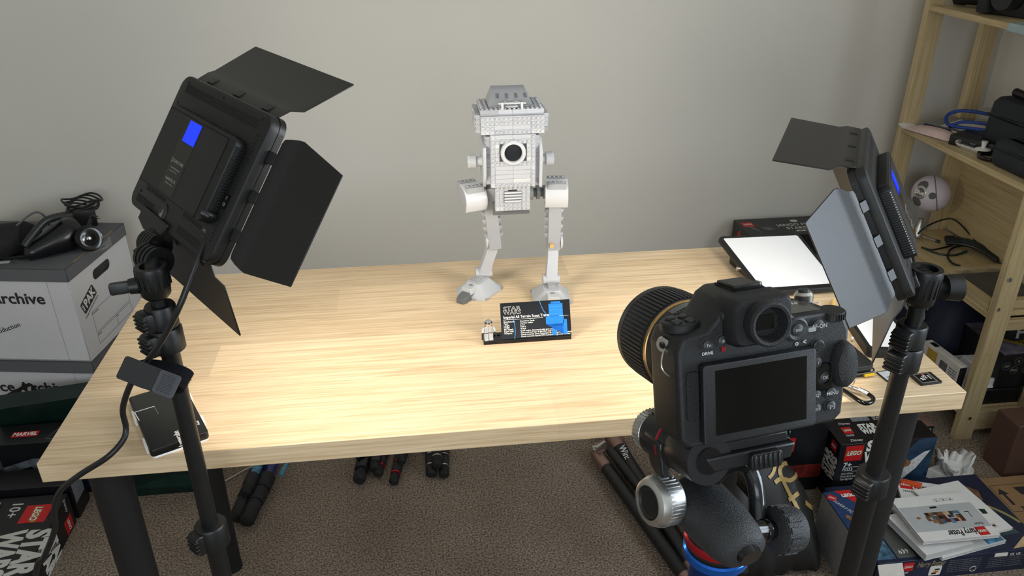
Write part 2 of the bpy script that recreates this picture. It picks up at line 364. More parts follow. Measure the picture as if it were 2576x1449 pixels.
def led_panel(name, label, M, at, ar, al, ab, lt, ls, hs):
    t = thing(name, label, 'light', M)
    b = MB(0.001); b.rbox(-120, 112, -91, 91, -18, 0, 17, 6, e=4); b.build('housing', SHELL, t)
    b = MB(0.001)
    for a_, c_ in ((rrect(-120.5, 112.5, -91.5, 91.5, 17), rrect(-108, 100, -80, 80, 6)),):
        b.loft([[(x, y, -13) for x, y in a_], [(x, y, -21) for x, y in a_], [(x, y, -21) for x, y in c_], [(x, y, -17.5) for x, y in c_]], False, False)
    b.build('front_frame', BLACK, t)
    MB(0.001).prism(rrect(-108, 100, -80, 80, 6), -19.4, -18.2).build('diffuser', DIFF, t)
    bx = MB(0.001).rbox(-85, 88, -51, 51, -1, 15, 9, 5, e=2.5).build('battery_housing', SHELL, t)
    MB(0.001).rbox(-81, 72, -50, 45.5, 14.6, 15.6, 4, 4).build('cover_plate', SHELL, bx)
    MB(0.001).prism(rect(-82.4, 73.4, -51.2, 46.8), 14.7, 15.15).build('seam', SLOT, bx)
    MB(0.001).prism(rect(-29, 10, -47, 44), 15.4, 15.85).build('glossy_strip', BLACKG, bx)
    MB(0.001).prism(rect(-22, 8, 17, 43.5), 15.6, 16.3).build('screen', LCD, t)
    text(t, 'LUME CUBE', T(-.0075, -.0085, .0161), .0052, DIMT, width=.026)
    flat(t, 'logo', [rrect(-.0262, -.0220, -.0115, -.0055, .0018, 3), rrect(-.0256, -.0226, -.0108, -.0062, .0014, 3)], T(0, 0, .0161), DIMT, .0002)
    text(t, 'Lume Cube Studio Panel', T(-.009, -.0165, .0161), .0028, DIMT, width=.025)
    text(t, 'Input: 15V  2A', T(-.011, -.0205, .0161), .0022, DIMT, width=.02)
    text(t, 'RoHS FC CE', T(-.0085, -.0305, .0161), .0050, DIMT, width=.026, bold=.01)
    text(t, 'Made in China', T(-.0085, -.0355, .0161), .0022, DIMT, width=.02)
    sl = MB(0.001)
    for x0, x1, y0, y1 in ((-101, 88, 69, 80), (-102, -50, -82, -72), (20, 88, -83, -73), (-88, -30, -62, -57), (20, 70, -62, -57)):
        n = int((x1 - x0) / 4.6)
        for i in range(n): x = x0 + (i + .3) * (x1 - x0) / n; sl.prism(rect(x, x + 2.5, y0, y1), -0.4, 0.15)
    for i in range(29): sl.prism(rect(95.5, 100.5, 62 - i * 4.6, 64.4 - i * 4.6), -0.4, 0.15)
    for i in range(4): sl.prism(rect(-106, -102, 52 - i * 5, 55 - i * 5), -0.4, 0.15)
    tag(sl.build('vent_slots', SLOT, t, smooth=False), kind='stuff')
    rb = MB(0.001)
    for i in range(26):
        y = -44 + i * 3.4; rb.box(-86.1, -84.5, y, y + 1.8, 2, 12); rb.box(87.5, 89.1, y, y + 1.8, 2, 12)
    for i in range(44): x = -78 + i * 3.5; rb.box(x, x + 1.8, 50.5, 52.1, 3, 12)
    tag(rb.build('cooling_ribs', SHELL, t, smooth=False), kind='stuff')
    dt = MB(0.001)
    for i in range(26): dt.prism(rect(-85.2, -84.2, -44 + i * 3.4, -42.7 + i * 3.4), 12.5, 13.6)
    tag(dt.build('bright_vent_dots', WHITE, t, smooth=False), kind='stuff')  # white dots painted for brightness seen through the vent holes
    sw = MB(0.001).rbox(61 + 30, 69 + 30, -27, -10, -1, 1.6, 1.5, 3).build('power_switch', BLACKG, t)
    for s_, y_ in (('O', -22), ('I', -14)): text(sw, s_, T(.095, y_ * .001, .0018), .006, DIMT)
    for s_, y_ in (('*', 31), ('8', 9)): text(t, s_, T(.084, y_ * .001, .0003), .006, DIMT, name='icon')
    text(t, 'DC', T(.079, -.060, .0003), .005, DIMT, name='icon')
    tb = MB(0.001)
    tb.prism([(-69, -80), (-69, -97), (-46, -104), (-4, -104), (6, -80)], -13, 4)
    mt = tb.build('mount_tab', SHELL, t, bev=0.0015)
    em = MB(0.001).lathe([(8.5, -1), (8.5, .6), (8, 1.2), (6.8, .6), (0.1, .5)], 20, M=T(-24, -74, 0) @ Matrix.Diagonal((1, 1.45, 1, 1))).build('emblem', DARK, t)
    flat(em, 'emblem_mark', [[(-.026, -.079), (-.022, -.079), (-.0235, -.069), (-.0245, -.069)], [(-.029, -.0765), (-.0275, -.0775), (-.0225, -.0735), (-.0235, -.0725)]], T(0, 0, .001), DIMT, .0003)
    for x, y in ((-98, 82), (92, 82), (-5, 84), (-98, -68), (92, -84)): MB(0.001).cyl((x, y, -.3), (x, y, .25), 2, n=10).build('screw_head', SLOT, t)
    door(t, 'top', at, lt, LONG(lt)); door(t, 'bottom', ab, lt, LONG(lt)); door(t, 'right', ar, ls, SHORT(ls, hs)); door(t, 'left', al, ls, SHORT(ls, hs))
    return t
FL = frame((0.2933, -0.0048, 1.1665), (0.5873, -0.8077, -0.0511), None, (-0.6529, -0.5102, 0.5599))
FR = frame((1.1824, -0.0209, 1.0760), (0.5014, 0.8649, -0.0226), None, (0.7580, -0.4265, 0.4935))
panel_left = led_panel('led_panel', 'black LED panel with blue screen on its back, left of the toy', FL, 53, 75, 50, 50, 92, 98, 66)
panel_right = led_panel('led_panel', 'LED panel seen edge-on, pale blue side door, beside the pine shelves', FR, 34, 50, 53, 50, 92, 92, 72)

def light_stand(label, ax, ay, zs, r, lever, screwdir, head, tilt_side, legyaw):
    """zs: top of socket, bottom of socket, clamp tops, lower clamp"""
    t = thing('light_stand', label, 'stand', T(ax, ay, 0))
    z0, z1, c1, c2, c3, lc0, lc1 = zs
    MB().cyl((0, 0, z1), (0, 0, c1 - .01), r * .84, n=20).build('top_tube', BLACK, t)
    MB().cyl((0, 0, lc1), (0, 0, c3 + .01), r, n=24).build('middle_tube', BLACK, t)
    MB().cyl((0, 0, .12), (0, 0, lc0 + .01), r * 1.14, n=24).build('bottom_tube', BLACK, t)
    lv = Vector((lever[0], lever[1], 0)).normalized(); pv = Vector((-lv.y, lv.x, 0))
    for za, zb, k in ((c1, c2, 1.0), (c2, c3, 1.1), (lc1 + .002, lc0, 1.2)):
        h = za - zb
        cl = MB(); cl.lathe([(r * 1.45 * k, zb), (r * 1.62 * k, zb + .002), (r * 1.6 * k, za - .003), (r * 1.45 * k, za), (r * 1.0, za)], 24)
        c = cl.build('clamp', BLACK, t)
        M = frame((lv * r * 1.15 * k + pv * 0.001) + Vector((0, 0, (za + zb) / 2)), lv, (0, 0, 1))
        m2 = MB(); m2.rbox(0, r * 1.35, -h * .42, h * .42, -r * 1.0, r * 1.0, .006, 4, M=M, e=.002)
        for i in range(4): m2.box(r * .95, r * 1.5, -h * .3 + i * h * .17, -h * .22 + i * h * .17, -r * 1.02, r * 1.02, M=M)
        m2.build('clamp_lever', BLACK, c, bev=0.001)
    so = MB(); so.lathe([(r * 1.15, z1), (r * 1.45, z1 + .004), (r * 1.62, z1 + .02), (r * 1.7, z0 - .004), (r * 1.6, z0), (r * 1.1, z0), (r * 1.1, z0 - .02)], 24)
    for i in range(18):
        a = 2 * math.pi * i / 18; so.box(-.0012, .0012, r * 1.5, r * 1.72, z1 + .016, z0 - .008, M=Matrix.Rotation(a, 4, 'Z'))
    so.build('socket', BLACK, t)
    sd = Vector((*screwdir, 0)).normalized(); zm = (z0 + z1) / 2 - .002
    sk = MB(); sk.cyl(sd * r * 1.5 + Vector((0, 0, zm)), sd * (r * 1.5 + .010) + Vector((0, 0, zm)), .010, .009)
    M = frame(sd * (r * 1.5 + .009) + Vector((0, 0, zm)), sd, (0, 0, 1))
    if tilt_side > 0: sk.rbox(0, .022, -.007, .007, -.004, .004, .003, 3, M=M @ R(8, 'X'), e=.001)
    else: sk.cyl(sd * (r * 1.5 + .010) + Vector((0, 0, zm)), sd * (r * 1.5 + .030) + Vector((0, 0, zm)), .017, .0185, 24)
    sk.build('thumb_screw', BLACK, t)
    hd = Vector(head) - Vector((ax, ay, 0)); p0 = Vector((0, 0, z0 - .015))
    kn = p0.lerp(hd, .45)
    ax_ = Vector((lv.y, -lv.x, 0)) if tilt_side > 0 else Vector((0, 1, 0))
    tb = MB(); tb.cyl(p0, kn, .0125, .014, 16)
    for s in (-.012, -.004, .004, .012): tb.cyl(kn + ax_ * (s - .0025), kn + ax_ * (s + .0025), .018, n=20)
    tb.cyl(kn, hd, .013, .015, 16); tb.build('tilt_head', BLACK, t)
    wk = MB(); q = kn + ax_ * .016
    wk.cyl(q, q + ax_ * .012, .009, .008); M = frame(q + ax_ * .012, ax_, (0.35, 0.2, -1)); wk.rbox(-.003, .010, -.006, .030, -.005, .005, .004, 3, M=M, e=.001)
    wk.build('tilt_lever', BLACK, t)
    rk = MB(); qq = hd - (hd - kn).normalized() * .012
    for s in range(-2, 3): rk.cyl(qq + ax_ * (s * .0055 - .002), qq + ax_ * (s * .0055 + .002), .0165, n=16)
    rk.build('knurled_collar', BLACK, t)
    for i in range(3):
        a = math.radians(legyaw + 120 * i); d = Vector((math.cos(a), math.sin(a), 0))
        MB().tube([d * .016 + Vector((0, 0, .36)), d * .33 + Vector((0, 0, .012))], .0075, 8, 0).build('leg', BLACK, t)
        MB().tube([d * .016 + Vector((0, 0, .13)), d * .17 + Vector((0, 0, .19))], .005, 6, 0).build('leg_brace', BLACK, t)
    return t
hl = FL @ Vector((-.024, -.106, -.004)); hr = FR @ Vector((-.024, -.106, -.004))
st_l = light_stand('black light stand before the left end of the desk', 0.2415, -0.08, (1.0705, 1.030, 1.020, .990, .958, .640, .676), .0112, (-.72, -.69), (-1, -.25), hl, 1, 200)
st_r = light_stand('black light stand at the right end of the desk, in front of the shelves', 1.2115, -0.085, (1.010, .957, .927, .893, .856, .632, .668), .0125, (-.86, -.5), (1, -.12), hr, -1, -20)

# power cable from the left panel, held to the pole by a hook-and-loop strap
cp = [(530, 543, -.06), (524, 585, -.085), (502, 640, -.105), (479, 700, -.118), (452, 770, -.13), (422, 830, -.13), (386, 888, -.13), (352, 930, -.13), (325, 975, -.13), (309, 1030, -.13), (317, 1075, -.13), (309, 1108, -.138), (270, 1150, -.15), (200, 1195, -.15), (152, 1235, -.15), (137, 1280, -.15), (138, 1330, -.15), (112, 1400, -.15), (90, 1449, -.15)]
pts = [U(x, y, Y=Y) for x, y, Y in cp] + [Vector((.0, -.17, .5)), Vector((-.02, -.2, .2)), Vector((-.02, -.25, .012)), Vector((-.1, -.4, .006))]
pc = thing('power_cable', 'black power cable hanging from the left LED panel past the desk corner', 'cable', T(*pts[0]))
off = Matrix.Translation(-pts[0])
CABLE = mat('cable_rubber', (22, 22, 23), 0.38)
MB().tube(pts, .0036, 10, 6, M=off).build('cord', CABLE, pc)
pl = MB(); a0 = FL @ Vector((.0885, -.040, .002)); a1 = FL @ Vector((.0885, -.040, .014)); a2 = pts[0]
pl.tube([a0, a1, a1.lerp(a2, .5), a2, pts[0].lerp(pts[1], .6)], lambda s: .0055 - .002 * s, 10, 3, M=off)
for k in range(4): q = pts[0].lerp(pts[1], .15 + .2 * k); pl.cyl(off @ (q - Vector((0, 0, .0008))), off @ (q + Vector((0, 0, .0012))), .0052, n=10)
pl.build('elbow_plug', CABLE, pc)
FUZZ = mat('fuzzy_black_strap', (20, 21, 25), 0.95, bump=1.0, bscale=1500, spec=0.15)
vs = thing('cable_strap', 'fuzzy black hook-and-loop strap bundling the cable to the left stand', 'strap', T(.2335, -.105, .935))
mb = MB()
cw = frame((0, 0, 0), (.93, -.36, -.02), None, (.25, .80, .55))
def sloop(r1, r2, a0, a1, n): return [cw @ Vector((r1 * math.cos(a), r2 * math.sin(a), 0)) for a in [math.radians(a0 + (a1 - a0) * i / n) for i in range(n + 1)]]
mb.strip(sloop(.033, .0225, -30, 330, 40), cw.to_3x3() @ Vector((.12, .1, 1)), .024, .004)
mb.build('loop', FUZZ, vs)
fz = MB()
for i in range(420):
    a = rnd.uniform(-70, 120); u = rnd.uniform(-.5, .5); k = rnd.uniform(1.02, 1.10)
    p = cw @ Vector((.034 * math.cos(math.radians(a)), .0235 * math.sin(math.radians(a)), 0)) + (cw.to_3x3() @ Vector((.12, .1, 1))).normalized() * u * .025
    d = (cw.to_3x3() @ Vector((math.cos(math.radians(a)) + rnd.uniform(-.5, .5), math.sin(math.radians(a)) + rnd.uniform(-.5, .5), rnd.uniform(-.6, .6)))).normalized() * rnd.uniform(.0015, .004)
    s_ = Vector((rnd.uniform(-1, 1), rnd.uniform(-1, 1), rnd.uniform(-1, 1))) * .0003
    fz.add([p, p + s_, p + d, p + d * .5 - s_], [(0, 1, 2), (0, 2, 3)])
tag(fz.build('loop_fuzz', FUZZ, vs, smooth=False), kind='stuff')
tabm = frame(U(372, 948, Y=-.152) - Vector((.2335, -.105, .935)), (.86, -.2, -.38), None, (.1, -.85, .45))
MB().rbox(-.031, .016, -.0135, .0135, -.001, .001, .003, 3, M=tabm).build('strap_tab', mat('woven_strap', (27, 27, 26), .7, bump=.5, bscale=800), vs)
hk = MB().rbox(.010, .034, -.0135, .0135, -.0005, .0016, .003, 3, M=tabm)
for i in range(5):
    for j in range(9): hk.box(.014 + i * .0032, .0160 + i * .0032, -.011 + j * .0026, -.0095 + j * .0026, .0016, .0028, M=tabm)
hk.build('hook_patch', mat('hook_patch', (50, 52, 56), .5), vs)
# ---------------------------------------------------------------- the brick-built toy and its plaque
LG = mat('light_grey_brick', (172, 175, 179), 0.32, var=0.02, spec=0.5)
LG2 = mat('pale_grey_brick', (184, 187, 189), 0.34, var=0.02)
MG = mat('mid_grey_brick', (150, 152, 155), 0.36, var=0.03)
DG = mat('dark_grey_brick', (92, 96, 98), 0.36, var=0.03)
TAN = mat('tan_brick', (190, 160, 108), 0.36, var=0.03)
toy = thing('brick_robot', 'light grey brick-built two-legged toy robot standing on the desk', 'toy', T(0.722, 0.43, ZT))
BR = {}
def brick(parent, M, n, m, rows=1, h=0.0078, d=0.0075, studs=True, stud_step=1):
    """one brick lying in local x (length), y (height of the row) with its studs along +z"""
    key = (n, rows, studs, m.name, round(d, 4), stud_step)
    if key not in BR:
        b = MB(); P = 0.008
        b.box(0.0001, n * P - 0.0001, 0.0001, rows * P - 0.0001, -d, 0)
        if studs:
            for i in range(0, n, stud_step):
                for j in range(rows):
                    c = (P * (i + .5), P * (j + .5)); b.lathe([(.0025, -.0002), (.0025, .0015), (.0022, .0018), (.0001, .0018)], 10, M=T(c[0], c[1], 0))
        o = b.build('brick', m, parent, bev=0.00035, seg=1); BR[key] = o.data; o.matrix_local = M; return o
    o = bpy.data.objects.new('brick', BR[key]); COL.objects.link(o); o.parent = parent; o.matrix_local = M
    bv = o.modifiers.new('bevel', 'BEVEL'); bv.width = .00035; bv.segments = 1; bv.limit_method = 'ANGLE'; bv.angle_limit = math.radians(35)
    return o
def brick_wall(parent, M, nx, ny, pattern, m_main, m_alt):
    """rows of bricks over a face; pattern(row) gives a list of (length, studded)"""
    for j in range(ny):
        x = 0; seq = pattern(j, nx)
        for n, st in seq:
            if n > 0: brick(parent, M @ T(x * .008, j * .008, 0), n, m_alt if (j * 7 + x * 3) % 11 == 0 else m_main, studs=st)
            x += abs(n)
FRONT = lambda y: frame((0, y, 0), (1, 0, 0), None, (0, -1, 0))
hull = MB()
hull.box(-.0315, .0315, -.024, .044, .188, .236).box(-.0395, .0395, -.032, .050, .236, .332).box(-.0555, .0555, -.028, .054, .332, .366).box(-.0395, .0395, -.012, .046, .366, .376)
hl_ = hull.build('hull', MG, toy, bev=.0006)
def edge(j, n):
    return [(1, True), (n // 2 - 1, j % 5 == 0), (n - n // 2 - 1, j % 5 == 0), (1, True)]
def full(j, n): return [(2, True), (n // 2 - 2, True), (n - n // 2 - 2, True), (2, True)]
brick_wall(hl_, frame((-.032, -.0325, .188), (1, 0, 0), None, (0, -1, 0)), 8, 6, lambda j, n: [(1, True), (2, False), (-2, False), (2, False), (1, True)] if 1 < j < 5 else full(j, n), LG, LG2)
brick_wall(hl_, frame((-.040, -.0405, .236), (1, 0, 0), None, (0, -1, 0)), 10, 12, lambda j, n: [(1, True), (1, False), (-6, False), (1, False), (1, True)] if 6 <= j < 10 else (full(j, n) if j in (5, 10) else edge(j, n)), LG, LG2)
brick_wall(hl_, frame((-.056, -.036, .332), (1, 0, 0), None, (0, -1, 0)), 14, 4, lambda j, n: [(3, True), (4, j != 1), (4, j != 1), (3, True)], LG, LG2)
for s, x0 in ((-1, -.040), (1, .040)):
    M = frame((x0 + s * .0, .050 if s < 0 else -.032, .236), (0, s, 0), None, (s, 0, 0))
    brick_wall(hl_, frame((s * .0475, .048 if s < 0 else -.032, .240), (0, s, 0), None, (s, 0, 0)), 10, 11, lambda j, n: [(2, True), (3, j % 3 == 0), (3, j % 4 == 0), (2, True)], LG, MG)
    brick_wall(hl_, frame((s * .0635, .053 if s < 0 else -.027, .333), (0, s, 0), None, (s, 0, 0)), 10, 4, lambda j, n: [(4, j == 3), (4, j == 1), (2, True)], LG, MG)
brick_wall(hl_, frame((-.056, -.028, .3735), (1, 0, 0), None, (0, 0, 1)), 14, 10, lambda j, n: [(2, True), (-10, False), (2, True)] if j > 1 else [(4, True), (3, True), (3, True), (4, True)], LG, MG)
cap = MB()
cap.loft([[(-.040, -.010, .374), (.040, -.010, .374), (.040, .052, .374), (-.040, .052, .374)], [(-.030, .022, .396), (.030, .022, .396), (.030, .050, .398), (-.030, .050, .398)]])
cp_ = cap.build('roof_cap', MG, toy, bev=.0006)
sn = (Vector((0, -.022, .032))).normalized()
for i in range(4):
    for k in range(3):
        x = -.024 + i * .0165 + k * .0022; c = Vector((x, .017, .3925)); M = frame(c, (1, 0, 0), None, sn)
        MB().box(-.0006, .0006, -.013, -.002, -.0004, .0004, M=M).build('grille_slot', DG, cp_)
hat = MB(); hat.lathe([(.0215, 0), (.0215, .003), (.020, .0036), (.0001, .0036)], 28, M=T(0, -.006, .3765)); hat.build('hatch', MG, toy)
h2 = MB(); h2.lathe([(.012, 0), (.012, .003), (.0105, .0042), (.0075, .0042), (.007, .003), (.0001, .003)], 24, M=T(0, -.006, .380)); h2.build('hatch_hub', LG, toy)
for a in range(6):
    q = Vector((.0145 * math.cos(a * 1.047), -.006 + .0145 * math.sin(a * 1.047), .380)); MB().lathe([(.0025, 0), (.0025, .0017), (.0001, .0018)], 10, M=T(*q)).build('stud', LG, toy)
for y in (-.027, .018):
    MB().cyl((-.024, y, .384), (.024, y, .384), .0016, n=8).build('grab_bar', LG2, toy)
    for x in (-.017, .017): MB().box(x - .002, x + .002, y - .0025, y + .0025, .374, .386).build('bar_clip', LG2, toy)
# a plain round porthole in the front
ph = MB(); ph.lathe([(.0225, -.004), (.0225, .003), (.0205, .0052), (.0165, .0052), (.0155, .002), (.0155, -.002)], 32, M=frame((0, -.0405, .300), (1, 0, 0), None, (0, -1, 0))); ph.build('porthole_ring', LG2, toy)
MB().lathe([(.0157, -.002), (.0157, .0008), (.0001, .0028)], 28, M=frame((0, -.0405, .300), (1, 0, 0), None, (0, -1, 0))).build('porthole_glass', mat('smoke_lens', (34, 36, 40), .12), toy)
dk = MB().box(-.016, .016, -.034, -.022, .204, .226).build('vent_recess', DG, toy)
for i in range(4): MB().box(-.0155, .0155, -.036, -.030, .2055 + i * .0055, .2085 + i * .0055).build('vent_louvre', LG2, toy)
# side drums
for s, y in ((-1, -.004), (1, -.004)):
    d = MB(); ax = (s, 0, 0)
    d.lathe([(.016, 0), (.016, .005), (.0085, .006), (.0085, .016), (.0125, .017), (.0125, .029), (.0105, .031), (.0105, .029), (.004, .029), (.004, .032), (.0001, .032)], 24, p0=(s * .047, y, .275), axis=ax)
    d.build('side_drum', LG2 if s < 0 else LG, toy)
    pd = MB(); M = frame((s * .0475, y, .270), (0, s, 0), None, (s, 0, 0))
    pd.prism([(-.034, -.036), (.022, -.036), (.036, -.010), (.036, .040), (-.020, .052), (-.036, .030)], 0, .0055, M=M); pd.build('side_plate', LG, toy, bev=.0005)
# hips and legs: shoulder block, thigh column, knee disc, shin, ankle, foot
hb = MB(); hb.cyl((-.078, .012, .205), (.098, .012, .205), .0085, n=16).box(-.034, .034, -.012, .036, .172, .196); hb.build('hip_axle', DG, toy, bev=.0005)
for x in (-.05, -.037, .040, .053, .066):
    MB().cyl((x - .003, .012, .205), (x + .003, .012, .205), .0135, n=18).build('axle_disc', MG, toy)
def leg(sx, hx, knee, ankle, toe_dir, foot_c, shield_dir):
    top = Vector((hx, .008, .205)); kn = Vector(knee); an = Vector(ankle)
    L = MB(); M = frame(top, (1, 0, 0), None, (kn - top))
    L.box(-.012, .012, -.013, .013, -.018, (kn - top).length + .012, M=M)
    th = L.build('leg', MG, toy, bev=.0006)
    n = int((kn - top).length / .008)
    for k in range(n):
        for xx in (-.0125, .0045):
            brick(th, M @ frame((xx, -.0145, k * .008), (1, 0, 0), None, (0, -1, 0)), 1, LG if k % 4 else LG2, studs=(k + int(xx > 0)) % 2 == 0, d=.004)
        if k % 2 == 0: brick(th, M @ frame((-.0165, .004, k * .008), (0, -1, 0), None, (-1, 0, 0)), 1, LG, studs=True, d=.005); brick(th, M @ frame((.0165, -.004, k * .008), (0, 1, 0), None, (1, 0, 0)), 1, LG, studs=True, d=.005)
    MB().box(-.0035, .0035, -.0165, -.0125, .010, (kn - top).length - .004, M=M).build('channel', DG, th)
    # shoulder cowl
    sd = Vector(shield_dir); q = top + Vector(((.002 if sx > 0 else -.034), -.006, .002))
    cw_ = MB(); pr_ = []
    for i in range(9):
        a = math.radians(-35 + i * 16); pr_.append(Vector((0, -.030 * math.cos(a), .030 * math.sin(a) - .004)))
    Mq = Matrix.Translation(q) @ Matrix.Rotation(math.atan2(-sd.x, -sd.y) if sd.length else 0, 4, 'Z')
    cw_.loft([[(-.021, p.y, p.z), (.021, p.y, p.z), (.021, p.y * .88, p.z * .88), (-.021, p.y * .88, p.z * .88)] for p in pr_], M=Mq); cw_.build('cowl', LG2, toy, bev=.0004)
    bk = MB().box(-.017, .017, -.024, .026, -.012, .024, M=Mq).build('shoulder_block', MG, toy, bev=.0008)
    for k in range(4):
        brick(bk, Mq @ frame((-.016, -.018 + k * .010, .0248), (1, 0, 0), None, (0, 0, 1)), 4, MG, studs=k in (0, 3), d=.002)
    MB().lathe([(.0155, 0), (.0155, .004), (.013, .005), (.006, .005), (.006, .003), (.0001, .003)], 20, p0=kn + Vector((sx * .0125, 0, .002)), axis=(sx, 0, 0)).build('knee_disc', LG, toy)
    S = MB(); Ms = frame(kn, (1, 0, 0), None, an - kn); ln = (an - kn).length
    S.loft([[(-.0105, -.011, -.006), (.0105, -.011, -.006), (.0105, .008, -.006), (-.0105, .008, -.006)], [(-.010, -.009, ln * .5), (.010, -.009, ln * .5), (.010, .009, ln * .5), (-.010, .009, ln * .5)], [(-.0115, -.009, ln + .002), (.0115, -.009, ln + .002), (.0115, .010, ln + .002), (-.0115, .010, ln + .002)]], M=Ms)
    sh = S.build('shin', LG, toy, bev=.0006)
    MB().box(-.006, .006, -.0125, -.009, .004, ln - .006, M=Ms).build('shin_tile', LG2, sh, bev=.0005)
    for k in range(4): brick(sh, Ms @ frame((.0105, -.004, .010 + k * .012), (0, 1, 0), None, (1, 0, 0)), 1, MG, studs=True, d=.003)
    MB().cyl(an - Vector((.016, 0, 0)), an + Vector((.016, 0, 0)), .0105, n=18).build('ankle', LG, toy)
    # foot: rectangular sloped pad with a toe block
    td = Vector(toe_dir).normalized(); fc = Vector(foot_c); Mf = frame(fc, Vector((-td.y, td.x, 0)) * -1, None, (0, 0, 1))
    f = MB(); A = rrect(-.036, .036, -.040, .040, .020, 5); B_ = rrect(-.033, .033, -.036, .036, .018, 5); C_ = rrect(-.016, .016, -.018, .022, .008, 5)
    f.loft([[(x, y, 0) for x, y in A], [(x, y, .006) for x, y in A], [(x, y, .0075) for x, y in B_], [(x, y, .026) for x, y in C_]], M=Mf)
    ft = f.build('foot', LG, toy, bev=.0004)
    MB().box(-.011, .011, .010, .044, .012, .024, M=Mf).build('foot_block', LG2, ft, bev=.0008)
    MB().box(-.007, .007, -.010, .012, .024, .032, M=Mf).build('foot_ridge', MG, ft, bev=.0008)
    for k in range(3): MB().box(-.003 + k * .003 - .0006, -.003 + k * .003 + .0006, .014, .030, .0238, .0246, M=Mf).build('foot_slot', DG, ft)
    for a in range(10):
        x, y = A[(a * 2 + 6) % len(A)]; MB().box(x * .99 - .003, x * .99 + .003, y * .99 - .003, y * .99 + .003, .0005, .0045, M=Mf).build('edge_plate', LG2 if a % 2 else MG, ft)
    return Mf
Mf = leg(-1, -.040, (-.030, .016, .108), (-.050, .034, .034), (-.62, -.78, 0), (-.062, .020, 0), (-.35, -1, 0))
tb = MB().loft([[(-.009, .040, .001), (.009, .040, .001), (.009, .040, .018), (-.009, .040, .018)], [(-.0105, .056, 0), (.0105, .056, 0), (.0105, .056, .013), (-.0105, .056, .013)], [(-.008, .066, .001), (.008, .066, .001), (.008, .066, .010), (-.008, .066, .010)]], M=Mf)
tb.build('toe', DG, toy, bev=.0008)
Mf2 = leg(1, .084, (.083, .004, .104), (.077, -.014, .034), (-.05, -1, 0), (.075, -.028, 0), (.12, -1, 0))
brick(toy, T(.0735, -.0155, .108), 1, TAN, studs=True)

# plaque
PLB = mat('plaque_black', (14, 14, 16), 0.22, var=0.02)
pq = thing('plaque', 'black display plaque with white and blue print on a low black base', 'sign', frame((0.6510, 0.2405, ZT), (1, 0.004, 0), None, (0, 0, 1)))
bs = MB(); bs.box(0, .156, 0, .030, 0, .0035).box(0, .156, .0005, .0295, .0035, .0068); bs.build('base', PLB, pq, bev=.0004)
for i in range(4):
    MB().lathe([(.0024, 0), (.0024, .0016), (.0001, .0017)], 10, M=T(.004 + i * .008 + (.0 if i < 1 else .0), .020, .0068)).build('stud', PLB, pq)
MP = frame((.0325, .0035, .0066), (1, 0, 0), None, (0, -math.cos(math.radians(26)), math.sin(math.radians(26))))
MB().box(0, .1245, 0, .064, -.0032, 0, M=MP).build('plate', PLB, pq, bev=.0003)
PBLUE = mat('plaque_blue', (16, 120, 224), 0.35, var=0.12, vscale=400); PBL2 = mat('plaque_blue_line', (70, 160, 240), 0.4, var=0.02)
Mt = MP @ T(0, 0, .0003)
for s, y in (('STAR', .0535), ('WARS', .0465)):
    text(pq, s, Mt @ T(.0205, y, 0), .0098, WHITE, width=.031, bold=.018, th=.0001)
    text(pq, s, Mt @ T(.0205, y, .00012), .0096, PLB, width=.0298, bold=-.006, th=.0001)
text(pq, 'Imperial All Terrain Scout Transport.', Mt @ T(.0045, .0385, 0), .0068, WHITE, 'LEFT', width=.092, bold=.012, th=.0001)
flat(pq, 'rule', [rect(.004, .075, .0340, .0345), rect(.104, .121, .0355, .0360)], Mt, WHITE, .0001)
for i, (a, b_) in enumerate((('Manufacturer:', 'Kuat Drive Yards'), ('Type:', 'Combat walker'), ('Length:', '6.4 m'), ('Height:', '9.04 m'), ('Max Speed:', '90 kph'), ('Engine Unit:', 'Drive engine, Command cable gyro system'), ('Weapons:', 'Chin-mounted Taim & Bak MS-4 twin blaster cannons,'))):
    y = .0305 - i * .0034
    text(pq, a, Mt @ T(.0045, y, 0), .0036, WHITE, 'LEFT', bold=.012, th=.0001); text(pq, b_, Mt @ T(.034, y, 0), .0036, WHITE, 'LEFT', bold=.012, th=.0001)
text(pq, 'Cheek-mounted Tseve Gunsmiths SB twin light blaster cannon,', Mt @ T(.034, .0067, 0), .0036, WHITE, 'LEFT', bold=.012, th=.0001)
text(pq, 'Cheek-mounted Dymek DW-3 concussion grenade launcher', Mt @ T(.034, .0033, 0), .0036, WHITE, 'LEFT', bold=.012, th=.0001)
arc = lambda cx, cy, r, a0, a1, t: [(cx + r * math.cos(math.radians(a0 + (a1 - a0) * i / 14)), cy + r * math.sin(math.radians(a0 + (a1 - a0) * i / 14))) for i in range(15)] + [(cx + (r + t) * math.cos(math.radians(a1 + (a0 - a1) * i / 14)), cy + (r + t) * math.sin(math.radians(a1 + (a0 - a1) * i / 14))) for i in range(15)]
flat(pq, 'blue_arc', [arc(-.045, .0165, .069, -16, 15, .0008)], Mt, PBL2, .0001); flat(pq, 'blue_arc', [arc(.13, .075, .060, 190, 224, .0008)], Mt, PBL2, .0001)
# plain stepped machine shape in blue instead of the printed picture
flat(pq, 'blue_emblem', [rect(.086, .111, .036, .058), rect(.090, .107, .0585, .0615), rect(.080, .112, .022, .0355), rect(.0905, .098, .002, .0215), rect(.1105, .1175, .003, .029)], Mt @ T(0, 0, .00005), PBLUE, .0001)
for y in (.040, .046, .052): flat(pq, 'emblem_line', [rect(.087, .110, y, y + .0005)], Mt @ T(0, 0, .0002), PBL2, .0001)

